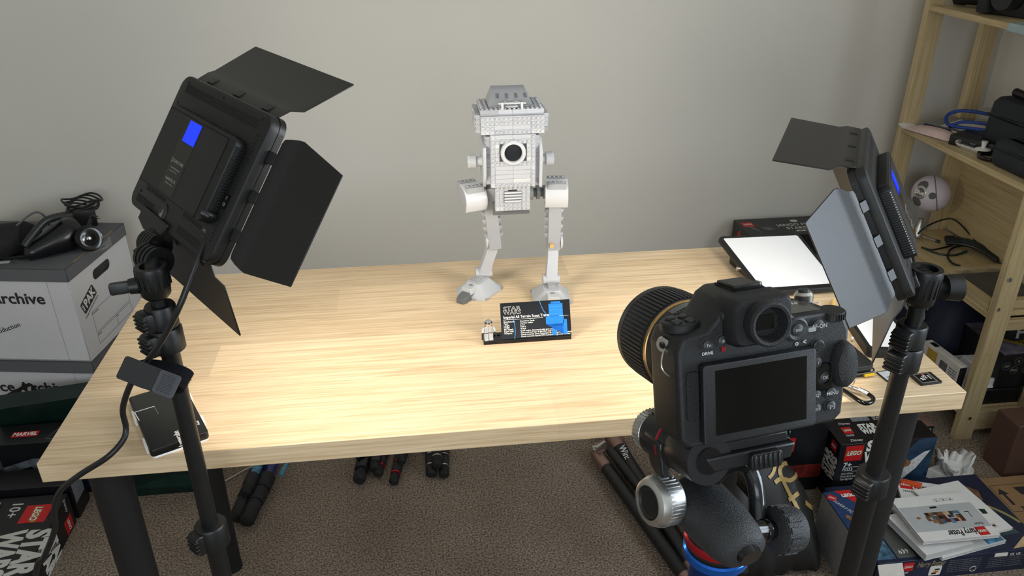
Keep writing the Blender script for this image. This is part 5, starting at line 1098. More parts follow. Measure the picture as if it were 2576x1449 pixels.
# flat navy carton with booklets on it
hp, F = carton('toy_carton', 'large flat navy toy carton lying on the carpet under the white booklets', T(1.552, .272, 0), .42, .262, .065, mat('navy_card', (30, 38, 62), .35, var=.25, vscale=14))
f = F['front']; brand(hp, f, .078, .046, .026, 0, False); text(hp, 'Harry Potter', f @ T(.135, .048, 0), .024, mat('pale_gold_print', (168, 156, 120), .4, .3), width=.070, shear=.2, bold=.01); text(hp, '76437', f @ T(.074, .027, 0), .007, WHITE)
flat(hp, 'tile', [rrect(.135, .165, .010, .040, .004, 3)], f, WHITE, .0002)
for x_, y_, m_ in ((.142, .014, 'art_maroon'), (.146, .019, 'badge_orange'), (.148, .026, 'art_deep_green')): flat(hp, 'tile_block', [rect(x_, x_ + .012, y_, y_ + .005)], f @ T(0, 0, .0003), MATS[m_], .0002)
small_print(hp, f, .18, .052, .08, 7, .006, 0, THIN); small_print(hp, f, .28, .048, .09, 6, .006, 0, THIN)
flat(hp, 'warning_badge', [[(.247 + .0085 * math.cos(a), .018 + .0085 * math.sin(a)) for a in ang(20)], [(.247 + .0070 * math.cos(a), .018 + .0070 * math.sin(a)) for a in ang(20)]], f, WHITE, .0002)
flat(hp, 'white_panel', [rrect(.292, .325, .050, .061, .002, 2)], f, WHITE, .0002); text(hp, 'CE  UK', f @ T(.345, .053, 0), .009, WHITE)
f = F['top']
flat(hp, 'art_arc', [arc(.27, .03, .150, 20, 96, .008)], f, mat('art_glow_yellow', (150, 138, 84), .5), .0002); flat(hp, 'art_haze', [[(.26, .04), (.39, .05), (.37, .13), (.30, .17)]], f @ T(0, 0, -.0001), mat('art_teal_grey', (52, 74, 82), .4, var=.4), .0002)
flat(hp, 'art_bag', [[(.325, .205), (.36, .225), (.385, .200), (.375, .165), (.34, .170)]], f @ T(0, 0, .0003), mat('art_leather', (112, 78, 56), .5, var=.4, vscale=60), .0003)
flat(hp, 'art_scroll', [[(.34, .005), (.40, .010), (.412, .05), (.385, .035)]], f @ T(0, 0, .0003), mat('art_cream', (196, 168, 128), .5, var=.3), .0003)
flat(hp, 'picture', [rect(-.0, .045, .010, .075)], f @ T(.005, 0, .0003), mat('art_blue_mix', (70, 104, 128), .4, var=.8, vscale=60), .0003)
flat(hp, 'number_panel', [rect(.055, .10, .010, .12)], f @ T(0, 0, .0003), mat('art_grey_panel', (84, 84, 80), .5, var=.1), .0002); text(hp, '639', f @ T(.078, .028, .0008), .017, WHITE)
flat(hp, 'picture', [rect(.105, .135, .010, .13)], f @ T(0, 0, .0003), mat('art_dark_mix', (60, 46, 34), .4, var=.9, vscale=80), .0002)
for k in range(6): flat(hp, 'yellow_tick', [rect(.108, .113, .045 + k * .014, .053 + k * .014)], f @ T(0, 0, .0008), YEL, .0002)
MB().loft([[(-.002, .0, .062), (.058, .0, .062), (.058, -.002, .064), (-.002, -.002, .064)], [(-.004, -.030, .030), (.056, -.030, .032), (.056, -.031, .034), (-.004, -.031, .032)]]).build('torn_flap', mat('raw_card', (206, 200, 190), .8), hp)
def book3(label, FL_, FR_, BL_, z, th, m, flip=False, name='booklet'):
    a, b_, c = U(*FL_, z=z), U(*FR_, z=z), U(*BL_, z=z)
    x_ = (b_ - a).normalized(); yv = (c - a) - x_ * (c - a).dot(x_)
    M = frame(Vector((a.x, a.y, z - th)), x_, None, (0, 0, 1)); w_, h_ = (b_ - a).length, yv.length
    return booklet(name, label, M, w_, h_, th, m, group='instruction booklets on the navy carton'), w_, h_
PAPER = mat('white_cover', (222, 220, 216), .5, var=.02)
b5, w5, h5 = book3('booklet lowest in the pile on the navy carton, with a colourful corner strip', (2372, 1404), (2532, 1360), (2300, 1262), .0745, .0085, PAPER)
flat(b5, 'colour_strip', [rect(w5 - .05, w5 - .003, .003, .028)], T(0, 0, .0087), mat('art_rainbow', (90, 140, 170), .4, var=.9, vscale=60), .0002)
b4, w4, h4 = book3('thick white booklet whose corner juts out at the front left of the pile', (2331, 1397), (2450, 1366), (2230, 1297), .0925, .0172, PAPER)
b2_, w2, h2 = book3('white booklet with red square and dark script along its far edge', (2290, 1330), (2420, 1350), (2256, 1204), .1005, .007, PAPER)
brand(b2_, T(0, 0, .0071), .020, h2 - .020, .030); text(b2_, 'Harry Potter', T(.080, h2 - .022, .0072), .026, INK, width=.085, shear=.2, bold=.02); text(b2_, '76437', T(.02, h2 - .045, .0072), .009, INK)
b3, w3, h3 = book3('white booklet with a square code box, second from the top of the pile', (2430, 1357), (2549, 1328), (2290, 1235), .1075, .006, PAPER)
flat(b3, 'tile', [rect(w3 - .045, w3 - .030, .012, .026)], T(0, 0, .0061), DIMW, .0002); flat(b3, 'mark', [rect(w3 - .042, w3 - .034, .016, .021)], T(0, 0, .0065), MATS['art_maroon'], .0002)
flat(b3, 'plant', [[(w3 - .030, .075), (w3 - .016, .070), (w3 - .020, .055), (w3 - .032, .058)]], T(0, 0, .0063), ART2, .0002)
bt, wt, ht = book3('topmost white booklet with a picture panel, its print upside down to the viewer', (2324, 1363), (2517, 1345), (2244, 1254), .1165, .0085, PAPER)
MT = T(wt / 2, ht / 2, .0086) @ R(180, 'Z')
flat(bt, 'picture_panel', [rect(-wt / 2 + .002, wt / 2 - .002, -ht * .26, ht * .30)], MT, mat('panel_grey', (176, 178, 178), .5, var=.04), .0002)
brand(bt, MT, -wt * .32, ht * .385, .026); text(bt, 'Harry Potter', MT @ T(-wt * .08, ht * .375, .0002), .026, INK, width=.075, shear=.2, bold=.02); text(bt, '76439', MT @ T(-wt * .36, ht * .22, .0004), .009, INK)
for i, s in enumerate('967'): flat(bt, 'number_tile', [*outline(-wt * .30 + i * .018, -wt * .30 + i * .018 + .014, -ht * .40, -ht * .34, .0006)], MT, THIN, .0002); text(bt, s, MT @ T(-wt * .30 + i * .018 + .007, -ht * .37, .0002), .009, INK)
cols = ['art_tan', 'art_maroon', 'art_dark_mix', 'art_cream', 'art_leather', 'art_blue_mix']
for i in range(26):
    x_ = -wt * .24 + (i % 9) * wt * .053 + rnd.uniform(-.002, .002); y_ = -ht * .10 + (i // 9) * ht * .085; flat(bt, 'picture_block', [rect(x_, x_ + rnd.uniform(.006, .012), y_, y_ + rnd.uniform(.008, .016))], MT @ T(0, 0, .0003 + .00005 * i), MATS[rnd.choice(cols)], .0001)
flat(bt, 'picture_lamp', [rect(-wt * .36, -wt * .30, -ht * .06, -ht * .045), rect(-wt * .352, -wt * .345, -ht * .05, ht * .08), rect(.0, wt * .09, -ht * .23, -ht * .19)], MT @ T(0, 0, .0004), CARDB, .0002)
flat(bt, 'picture_creature', [[(wt * .30, .0), (wt * .34, ht * .03), (wt * .37, .0), (wt * .34, -ht * .03)]], MT @ T(0, 0, .0004), MATS['art_tan'], .0002)
osp = thing('brick_separator', 'small orange plastic tool lying on the far edge of the booklets', 'tool', frame(U(2268, 1210, z=.1012), (1, -.9, 0), None, (0, 0, 1)))
OR = mat('orange_plastic', (216, 84, 40)); MB().loft([[(0, -.007, 0), (.046, -.006, 0), (.046, .006, 0), (0, .007, 0)], [(0, -.007, .004), (.046, -.006, .012), (.046, .006, .012), (0, .007, .004)]]).build('handle', OR, osp, bev=.0008)
for i in range(2): MB().lathe([(.0025, 0), (.0025, .002), (.0001, .002)], 10, M=T(.006 + .008 * i, 0, .005 + .0014 * i)).build('stud', OR, osp)
bl, F = carton('toy_carton', 'blue toy carton with pale left side, between the black bag and the booklets', T(1.479, .288, 0), .069, .14, .15, mat('blue_card', (36, 62, 104), .35, var=.2, vscale=14))
flat(bl, 'pale_side', [rect(0, .14, 0, .146)], F['left'], mat('pale_card_side', (150, 150, 150), .7, var=.1), .0003)
brand(bl, F['top'], .012, .118, .020, -40, False); text(bl, 'HARRY POTTER', F['top'] @ T(.030, .075, 0) @ R(-62, 'Z'), .013, DIMW, width=.075, shear=.2)
flat(bl, 'red_corner', [[(.028, .14), (.069, .14), (.069, .085)]], F['top'], RED, .0002); text(bl, 'LEGO', F['top'] @ T(.056, .122, .0004), .014, WHITE, bold=.05)
flat(bl, 'art_bird', [[(.012, .055), (.020, .060), (.030, .045), (.036, .030), (.026, .032), (.016, .044)]], F['top'] @ T(0, 0, .0003), MATS['art_tan'], .0002)
# crumpled paper, boxes at the right edge
tis = thing('crumpled_paper', 'crumpled white tissue paper on the carpet before the pine upright', 'paper', T(1.955, .600, 0))
PAPW = mat('tissue_white', (226, 224, 220), .8, var=.03); r2_ = random.Random(5)
for k in range(9):
    a = k * .698 + .3; d = Vector((math.cos(a), math.sin(a) * .55, 0)); h_ = r2_.uniform(.055, .105) * (1.15 if k in (2, 3, 4) else 1); w_ = r2_.uniform(.022, .040); s_ = Vector((-d.y, d.x, 0))
    pts_ = []
    for i in range(6):
        t_ = i / 5; c = d * (.010 + .052 * t_ * (1.4 - .6 * t_)) + Vector((0, 0, .004 + h_ * t_ * (1 - .25 * (t_ > .9))))
        pts_.append([c + s_ * w_ * (1 - .55 * t_) * q + d * r2_.uniform(-.007, .007) + Vector((0, 0, r2_.uniform(-.006, .006) if i else 0)) for q in (-1, -.35, .3, 1)])
    b = MB(); vs_ = [p for row in pts_ for p in row]; b.add(vs_, [(i * 4 + j, i * 4 + j + 1, i * 4 + j + 5, i * 4 + j + 4) for i in range(5) for j in range(3)])
    o_ = b.build('fold', PAPW, tis, angle=25); sm = o_.modifiers.new('thick', 'SOLIDIFY'); sm.thickness = .0009
b = MB(); b.loft([[(.075 * k_ * math.cos(a) * (1 + .12 * math.sin(5 * a)), .036 * k_ * math.sin(a) * (1 + .15 * math.cos(4 * a)), z_) for a in ang(22)] for z_, k_ in ((0, .92), (.012, 1.0), (.030, .8), (.044, .45))]); b.build('wad', PAPW, tis, angle=20)
bb, F = carton('cardboard_box', 'dark brown cardboard box on the carpet by the near pine upright', T(2.101, .580, 0), .23, .085, .17, BROWN)
MB().box(0, .23, .0, .002, .17, .172, M=R(0, 'X')).loft([[(.01, .0, .170), (.22, .0, .170), (.22, .0015, .171), (.01, .0015, .171)], [(.02, -.045, .188), (.21, -.045, .184), (.21, -.044, .186), (.02, -.044, .190)]]).build('open_flap', mat('inner_card', (120, 98, 84), .8), bb)
fb, F = carton('cardboard_box', 'flat kraft cardboard box with fragile marks at the right edge of the photo', frame((1.995, .395, 0), (1, .0, 0), None, (0, 0, 1)), .30, .165, .022, KRAFT)
f = F['top'] @ T(.0, 0, 0)
qx, qy = loc(fb, 2531, 1228, .022)
flat(fb, 'mark_outline', [*outline(.025, .150, .035, .135, .0012)], f, INK, .0002)
flat(fb, 'arrow_mark', [[(.040, .060), (.048, .060), (.048, .100), (.058, .100), (.044, .122), (.030, .100), (.040, .100)]], f, INK, .0002)
flat(fb, 'glass_mark', [[(.085, .122), (.130, .122), (.126, .096), (.112, .088), (.112, .066), (.125, .060), (.090, .060), (.104, .066), (.104, .088), (.090, .096)]], f, INK, .0002)
text(fb, 'FRAGILE', f @ T(.087, .046, 0), .017, INK, bold=.02)
cr = thing('packing_paper', 'crumpled tan packing paper on the fragile box at the photo edge', 'paper', T(2.17, .47, .0225)); r3 = random.Random(3)
for k in range(4): MB().loft([[((.030 * kk) * math.cos(a) * r3.uniform(.8, 1.2) + .02 * (k % 2), (.022 * kk) * math.sin(a) * r3.uniform(.8, 1.2) + .028 * k - .04, z_) for a in ang(12)] for z_, kk in ((0, .8), (.012, 1), (.030, .8), (.042, .4))]).build('wad', KRAFT, cr, angle=15)
# black carrier bag with gold lettering
bag = thing('carrier_bag', 'slumped black fabric carrier bag with large gold lettering under the desk', 'bag', T(1.30, .40, 0))
rg = random.Random(11)
from mathutils import noise
st = [(1.135, .03, .40), (1.16, .12, .42), (1.20, .20, .44), (1.25, .262, .45), (1.30, .282, .46), (1.35, .272, .455), (1.395, .232, .45), (1.43, .180, .44), (1.455, .110, .43), (1.472, .04, .42)]
NX, rows = 60, []
def interp(x, k):
    for a, b_ in zip(st, st[1:]):
        if x <= b_[0]: t_ = (x - a[0]) / (b_[0] - a[0]); t_ = t_ * t_ * (3 - 2 * t_) * .5 + t_ * .5; return a[k] * (1 - t_) + b_[k] * t_
    return st[-1][k]
for i in range(NX + 1):
    x_ = 1.135 + (1.472 - 1.135) * i / NX; h_ = interp(x_, 1); yt = interp(x_, 2); e_ = min(1, 8 * (i / NX) * (1 - i / NX)) ** .5
    ctl = [(yt + .03, 0), (yt - .11 * e_ + .0, 0), (yt - .145 * e_, .10), (yt - .140 * e_, .25), (yt - .110 * e_, .45), (yt - .075 * e_, .65), (yt - .04 * e_, .83), (yt - .012, .96), (yt + .004, 1.0), (yt + .018, .94), (yt + .028 * e_, .6), (yt + .03, .2)]
    ring = []
    for j, (yy, hh) in enumerate(ctl):
        z_ = hh * h_; f_ = noise.noise(Vector((x_ * 9, yy * 6 + j * .5, z_ * 7))) * .030 + abs(noise.noise(Vector((x_ * 22 + z_ * 16, z_ * 9, 3)))) * -.022
        ring.append(Vector((x_ - 1.30 + (f_ * .3 if 0 < i < NX else 0), yy - .40 + (f_ if hh > .02 and j < 9 else f_ * .2), max(0.0, z_ + (f_ * .3 if hh > .02 else 0)))))
    rows.append(ring)
BAGM = mat('bag_fabric', (24, 23, 23), .5, var=.1, bump=.3, bscale=900)
bgm = MB().loft(rows); bo = bgm.build('bag_body', BAGM, bag, angle=60)
bt_ = BVHTree.FromPolygons([tuple(p) for p in bgm.v], bgm.f)
GOLD = mat('gold_lettering', (172, 144, 88), .38, .25, var=.1)
def on_bag(x_, y_):
    d_ = (U(x_, y_, d=1.0) - CAM_C).normalized(); h_ = bt_.ray_cast(CAM_C - Vector((1.30, .40, 0)), d_)
    return (h_[0], h_[1]) if h_[0] is not None else None
def letter(pts_, w_, name='gold_letter'):
    hits = [on_bag(*p) for p in [tuple(v) for v in spline([Vector((a, b_, 0)).to_2d().to_3d() for a, b_ in pts_], 6)] ] if False else [on_bag(v.x, v.y) for v in spline([Vector((a, b_, 0)) for a, b_ in pts_], 6)]
    run = []
    for h_ in hits + [None]:
        if h_ is not None:
            n_ = h_[1] if h_[1].dot(CAM_C - Vector((1.3, .4, 0)) - h_[0]) > 0 else -h_[1]; run.append((h_[0] + n_ * .0022, n_))
        elif len(run) > 2:
            P_ = [r[0] for r in run]; wd_ = [((P_[min(i + 1, len(P_) - 1)] - P_[max(i - 1, 0)]).cross(run[i][1])) for i in range(len(P_))]
            MB().strip(P_, wd_, w_, .0016).build(name, GOLD, bag); run = []
        else: run = []
letter([(1914, 1148), (1920, 1158), (1923, 1168), (1930, 1155), (1934, 1144)], .010); letter([(1938, 1147), (1947, 1160), (1947, 1178), (1942, 1192), (1933, 1202)], .008)
letter([(1948, 1214), (1958, 1206), (1970, 1205), (1985, 1208), (1998, 1200), (2003, 1186), (1995, 1171), (1980, 1166), (1966, 1170), (1960, 1184), (1965, 1202), (1974, 1222), (1984, 1242), (1996, 1262), (2006, 1282)], .010)
letter([(1982, 1257), (1996, 1249), (2007, 1240)], .010)
letter([(2110, 1232), (2100, 1222), (2085, 1214), (2068, 1213), (2052, 1219), (2043, 1230), (2060, 1229), (2076, 1238), (2084, 1256), (2084, 1274), (2074, 1283), (2056, 1284), (2038, 1276), (2024, 1264)], .012)
flat(bag, 'care_tag', [[(-.006, 0), (.006, .002), (.004, .022), (-.003, .020)]], Matrix.Translation(Vector((1.205 - 1.30, .325 - .40, .17))) @ frame((0, 0, 0), (.9, -.4, 0), None, (-.3, -.9, .2)), WHITE, .0004)
# ---------------------------------------------------------------- on the shelves
NAVYC = mat('navy_cloth', (28, 34, 52), .75, bump=.5, bscale=500); BAGC = mat('charcoal_cloth', (34, 38, 44), .8, bump=.6, bscale=600)
zm = SH['mid'] + .0004
en = thing('padded_envelope', 'white and pink padded envelope on the middle pine shelf, left end', 'envelope', frame((2.123, 1.215, zm), (.34, -.94, 0), None, (0, 0, 1)))
env = MB(); n_ = 8; top = []; bot = []
for i in range(n_ + 1):
    for j in range(7):
        u_, v_ = i / n_, j / 6; k_ = (math.sin(math.pi * u_) ** .5) * (math.sin(math.pi * v_) ** .5) if 0 < u_ < 1 and 0 < v_ < 1 else 0
        p = Vector((-.105 + .19 * u_, -.035 + .07 * v_, 0)); top.append(p + Vector((0, 0, .002 + .020 * k_))); bot.append(p)
idx = [(i * 7 + j, i * 7 + j + 1, (i + 1) * 7 + j + 1, (i + 1) * 7 + j) for i in range(n_) for j in range(6)]
env.add(top, idx); env.add(bot, idx); env.build('envelope', mat('envelope_pink', (206, 180, 172), .6, var=.12, vscale=20), en)
MB().loft([[(-.105, -.03, .001), (-.105, .03, .001), (-.105, .03, .0022), (-.105, -.03, .0022)], [(-.130, -.028, .010), (-.130, .028, .010), (-.130, .028, .0112), (-.130, -.028, .0112)]]).build('flap', mat('envelope_white', (222, 216, 210), .6), en)
fo = thing('plastic_folder', 'grey clear plastic folder with dark blue edge leaning on the envelope', 'folder', frame((2.195, 1.215, zm + .002), (.30, -.95, 0), None, (-.12, 0, 1)))
MB().box(-.105, .10, -.035, .075, .018, .0195).build('folder', mat('smoky_plastic', (120, 116, 110), .25), fo); MB().box(-.105, .10, -.040, -.034, .017, .021).build('blue_edge', mat('navy_plastic', (34, 36, 66), .4), fo); MB().box(-.06, .09, -.02, .06, .0196, .0205).build('paper', mat('envelope_white', (222, 216, 210)), fo)
ln = thing('lanyard', 'blue cord lanyard looped on the papers on the middle shelf', 'lanyard', T(2.20, 1.16, zm + .022))
LANY = mat('blue_cord', (30, 62, 134), .6, var=.4, vscale=300)
MB().tube([(-.05, .075, .012), (-.035, .10, .03), (.0, .085, .045), (.05, .03, .045), (.06, -.03, .035), (.02, -.05, .02), (-.02, .0, .014), (-.045, .045, .010)], .0052, 10, 6, closed=True).build('cord', LANY, ln)
MB().tube([(-.045, .06, .008), (-.02, .045, .022), (.02, .0, .026), (.05, -.05, .018)], .0050, 10, 6).build('cord', LANY, ln); MB().lathe([(.0075, 0), (.0075, .012), (.005, .014)], 12, p0=(-.045, .065, .008), axis=(.3, -.8, -.3)).build('end_cap', mat('navy_plastic', (34, 36, 66)), ln)
MB().tube([(-.05, .045, .004), (-.064, .02, .002), (-.052, .0, .002), (-.04, .015, .003)], .0026, 8, 4).build('hook', STEEL, ln)
sb = thing('black_box', 'small flat black box under the camera bag on the middle shelf', 'box', frame((2.128, 1.118, zm), (.45, -.9, 0), None, (0, 0, 1)))
MB().rbox(-.03, .10, -.02, .085, 0, .030, .004, 3, e=.002).build('box', BLACK, sb); text(sb, 'ASUS', frame((.04, -.0202, .017), (1, 0, 0), None, (0, -1, 0)), .007, DIMT)
cl = thing('metal_bracket', 'small silver metal bracket on the front edge of the middle shelf', 'bracket', frame((2.118, 1.045, zm), (-.22, 1, 0), None, (0, 0, 1)))
MB().rbox(-.012, .048, -.010, .004, 0, .014, .002, 3, e=.001).build('bar', ALU, cl); MB().tube([(.048, -.004, .006), (.062, -.006, .008), (.068, -.004, .014), (.058, -.002, .018)], .006, 8, 4).build('hook', ALU, cl)
wp = thing('white_plug', 'small white plastic plug with a round flange standing on the silver bracket', 'plug', T(2.130, 1.030, zm + .0142))
MB().lathe([(.020, 0), (.0205, .002), (.016, .004), (.006, .006), (.0055, .010), (.0085, .024), (.0001, .024)], 24).build('plug', mat('white_plastic', (226, 222, 214), .4), wp)
fl_ = thing('filter_ring', 'black lens filter ring lying by the camera bags', 'filter', T(2.128, .986, zm))
MB().tube([(.031 * math.cos(a), .031 * math.sin(a), .006) for a in ang(28)], .0052, 8, 1, closed=True).build('ring', BLACKG, fl_)
def softbag(t, w_, d_, h_, m, M, name='bag_body', r_=.03):
    b = MB(); b.loft([[(x, y, z) for x, y in rrect(-w_ / 2 - e_, w_ / 2 + e_, -d_ / 2 - e_, d_ / 2 + e_, r_, 6)] for z, e_ in ((0, -.006), (.006, .0), (h_ * .3, .004), (h_ * .62, .003), (h_ * .64, -.001), (h_ * .66, .003), (h_ * .88, .001), (h_ * .97, -.007), (h_, -.022))], M=M)
    return b.build(name, m, t)
b1 = thing('camera_bag', 'large charcoal camera bag with its lid ajar on the middle shelf', 'bag', T(2.235, .965, zm)); softbag(b1, .125, .285, .150, BAGC, None)
MB().tube([(-.062, -.135, .098), (-.066, -.05, .104), (-.066, .05, .100), (-.060, .138, .098)], .0035, 8, 5).build('zip', BLACKG, b1); MB().rbox(-.064, -.05, -.10, .06, .099, .108, .004, 3).build('dark_gap', BLACKM, b1)
st_ = thing('strap_clip', 'black strap clip lying on top of the large camera bag', 'strap', T(2.215, .985, zm + .1505)); MB().tube([(.0, .085, .012), (-.005, .04, .012), (-.005, -.02, .009), (0, -.08, .006)], lambda s: .012 - .004 * s, 10, 5).build('handle', BLACK, st_); MB().tube([(0, -.075, .006), (.01, -.12, .004), (.02, -.16, .004)], .0024, 6, 4).build('white_cord', WHITE, st_)
b2 = thing('camera_bag', 'smaller charcoal camera bag in front of the large one on the middle shelf', 'bag', T(2.133, .868, zm)); softbag(b2, .070, .175, .072, BAGC, None, r_=.02); MB().tube([(-.036, -.08, .052), (-.0375, .0, .054), (-.036, .08, .052)], .002, 6, 4).build('zip', BLACKG, b2)
# top shelf
zt2 = SH['top'] + .0004
ls = thing('camera_lens', 'dark camera lens lying at the left of the top pine shelf', 'lens', T(2.185, 1.265, zt2)); MB().lathe([(.030, 0), (.034, .003), (.034, .028), (.031, .032), (.031, .075), (.036, .080), (.036, .105), (.033, .108), (.0001, .100)], 28, p0=(-.05, .045, .0365), axis=(.55, -.83, 0)).build('barrel', BLACK, ls)
cm2 = thing('camera', 'dark camera body with grip standing in the middle of the top pine shelf', 'camera', yawM((2.155, 1.105, zt2), -72)); MB().rbox(-.065, .065, -.022, .022, 0, .098, .010, 4, e=.006).build('body', CB, cm2); MB().rbox(-.068, -.030, -.050, .0, .004, .092, .014, 5, e=.006).build('grip', CRUB, cm2); MB().rbox(-.022, .028, -.03, .026, .096, .125, .010, 4, e=.005).build('viewfinder_hump', CB, cm2)
MB().lathe([(.033, 0), (.033, .02), (.030, .024), (.030, .05), (.0001, .05)], 26, p0=(.018, -.020, .05), axis=(0, -1, 0)).build('lens', BLACK, cm2); MB().cyl((-.0655, -.012, .05), (-.069, -.012, .05), .010, n=16).build('port_cover', CRUB, cm2)
text(cm2, 'LUMIX', frame((-.03, .0222, .088), (-1, 0, 0), None, (0, 1, 0)), .01, DIMT)
cm3 = thing('camera', 'second dark camera body at the right edge of the photo on the top shelf', 'camera', yawM((2.205, .965, zt2), -85)); MB().rbox(-.06, .06, -.025, .025, 0, .090, .010, 4, e=.006).build('body', CB, cm3); MB().rbox(-.02, .025, -.028, .026, .088, .115, .010, 4, e=.005).build('viewfinder_hump', CB, cm3); MB().lathe([(.034, 0), (.034, .03), (.03, .034), (.0001, .034)], 26, p0=(.008, -.024, .045), axis=(0, -1, 0)).build('lens', BLACK, cm3)
sh_ = thing('sheet', 'pale blue-grey sheet drooping over the edge of the top shelf', 'paper', T(2.09, .90, zt2)); MB().strip([(.05, .0, .001), (.0, .0, .0012), (-.019, .0, .0010), (-.021, .0, -.010), (-.021, .0, -.018)], (0, 1, 0), .17, .0008).build('sheet', mat('pale_blue_sheet', (150, 168, 170), .6), sh_)
# lower shelf: microphone, leads, framed board
zl = SH['low'] + .0004
MICP = mat('mic_pale', (206, 196, 204), .42, var=.02); MICG = mat('mic_mesh', (112, 110, 106), .5, .4, bump=1.0, bscale=1800)
mc = thing('microphone', 'round pale pink desk microphone on a small metal stand on the lower shelf', 'microphone', T(2.205, 1.268, zl))
bc = U(2342, 487, Y=1.268) - Vector((2.205, 1.268, zl)); rb_ = .058
MB().sphere(bc, rb_, 36).build('ball', MICP, mc)
vd = ((CAM_C - Vector((2.205, 1.268, zl)) - bc).normalized() + Vector((-.62, .35, .0))).normalized()
def cap(name, ax_, a0, a1, lift, m):
    B_ = basis(ax_); MB().loft([[bc + B_ @ Vector(((rb_ + lift) * math.sin(t_) * math.cos(a), (rb_ + lift) * math.sin(t_) * math.sin(a), (rb_ + lift) * math.cos(t_))) for a in ang(28)] for t_ in [a0 + (a1 - a0) * i / 5 for i in range(6)]], a0 > .02, False).build(name, m, mc)
for dx in ((-.22, .0, .62), (-.1, .1, -.62), (.62, -.18, -.12)):
    ax2 = (vd + Vector(dx)).normalized(); cap('grille', ax2, .01, .30 if dx[0] < .5 else .19, .0008, MICG)
cap('badge_rim', vd, .30, .36, .0022, STEEL); cap('badge', vd, .01, .31, .0014, MICG)
Mv = frame(bc + vd * (rb_ + .0018), Vector((0, 0, 1)).cross(vd), None, vd); text(mc, 'Blue', Mv, .020, WHITE, bold=.02)
rx = Vector((.80, -.45, .25)).normalized(); B_ = basis(rx); MB().tube([bc + B_ @ Vector((rb_ * .97 * math.cos(a), rb_ * .97 * math.sin(a), rb_ * .22)) for a in ang(40)], .0018, 6, 1, closed=True).build('seam_ring', mat('mic_seam', (120, 100, 98), .4), mc)
pn = MB(); pn.lathe([(.0155, 0), (.0155, .010), (.0125, .014), (.0115, .030), (.0085, .034), (.0085, .060)], 20, p0=(bc.x - .012, bc.y, 0.012)); pn.build('stem', ALU, mc)
for a in (.3, 2.4, 4.5):
    q = Vector((bc.x - .012, bc.y, .016)); e_ = q + Vector((.07 * math.cos(a - .9), .07 * math.sin(a - .9), -.0125)); lg_ = MB().cyl(q, e_, .0022, n=8).build('leg', STEEL, mc); MB().cyl(e_ - (e_ - q).normalized() * .014, e_, .0048, n=10).build('rubber_tip', BLACK, lg_)
ct = thing('cable_bundle', 'bundle of dark green and black leads on the lower shelf beside the microphone', 'cable', T(2.19, 1.12, zl))
GREENC = mat('dark_green_cable', (22, 46, 40), .5)
def lead(pts_, r_, m, name='lead'): MB().tube([p - Vector((2.19, 1.12, zl)) for p in pts_], r_, 8, 6).build(name, m, ct)
sl = lambda x_, y_, h_=.004: U(x_, y_, z=zl + h_)
lead([sl(2308, 590, .02), sl(2330, 570, .06), sl(2375, 552, .07), sl(2405, 555, .07), sl(2440, 590, .03), sl(2462, 615, .02), sl(2490, 635, .016)], .0028, CABLE)
lead([sl(2318, 622), sl(2345, 628), sl(2385, 620), sl(2420, 608, .015), sl(2450, 612, .02), sl(2500, 645, .010)], .0028, CABLE); lead([sl(2325, 625, .003), sl(2360, 638, .003), sl(2400, 642, .003), sl(2432, 632, .006)], .0034, GREENC)
lead([sl(2470, 628, .010), sl(2430, 618, .012), sl(2395, 625, .008), sl(2384, 645, .004), sl(2396, 662, .004), sl(2416, 669, .004)], .0030, CABLE)
for k in range(4): lead([sl(2380, 600 + 4 * k, .022), sl(2420, 602 + 4 * k, .024), sl(2462, 615 + 4 * k, .02), sl(2510, 648 + 3 * k, .012)], .0058, CABLE if k % 2 else GREENC, 'wound_lead')
MB().cyl(sl(2378, 600, .022) - Vector((2.19, 1.12, zl)), sl(2400, 600, .024) - Vector((2.19, 1.12, zl)), .010, n=14).build('plug', BLACK, ct); MB().box(-.012, .012, -.016, .016, 0, .022, M=Matrix.Translation(sl(2455, 612, .004) - Vector((2.19, 1.12, zl))) @ R(30, 'Z')).build('connector', BLACK, ct, bev=.003)
fm = thing('framed_board', 'bare wooden frame with a dark grey board lying on the lower shelf', 'frame', T(2.085, .782, zl))
x1, y1_, w_ = .215, .225, .024
for a0, a1, b0, b1 in ((-.005, w_ - .005, 0, y1_), (x1 - w_, x1, 0, y1_)): MB().box(a0, a1, b0, b1, 0, .026).build('rail', PINE_Y, fm, bev=.001)
for b0, b1 in ((0, w_), (y1_ - .015, y1_)): MB().box(w_ - .005, x1 - w_, b0, b1, 0.001, .0255).build('rail', PINE_X, fm, bev=.001)
MB().box(w_ - .006, x1 - w_ + .001, w_ - .001, y1_ - .014, .002, .008).build('board', mat('board_grey', (58, 58, 56), .5, var=.08), fm)
pw = thing('plastic_wrap', 'crumpled clear plastic wrap on the dark board in the wooden frame', 'plastic', T(2.20, .90, zl + .0086)); rp = random.Random(2)
vs_ = [Vector((-.075 + .025 * i, -.085 + .024 * j, rp.uniform(0, .016) if 0 < i < 6 else rp.uniform(0, .004))) for i in range(7) for j in range(8)]
MB().add(vs_, [(i * 8 + j, (i + 1) * 8 + j, (i + 1) * 8 + j + 1, i * 8 + j + 1) for i in range(6) for j in range(7)]).build('wrap', mat('wrap_film', (206, 204, 198), .15, trans=.8, alpha=.35), pw, angle=10)
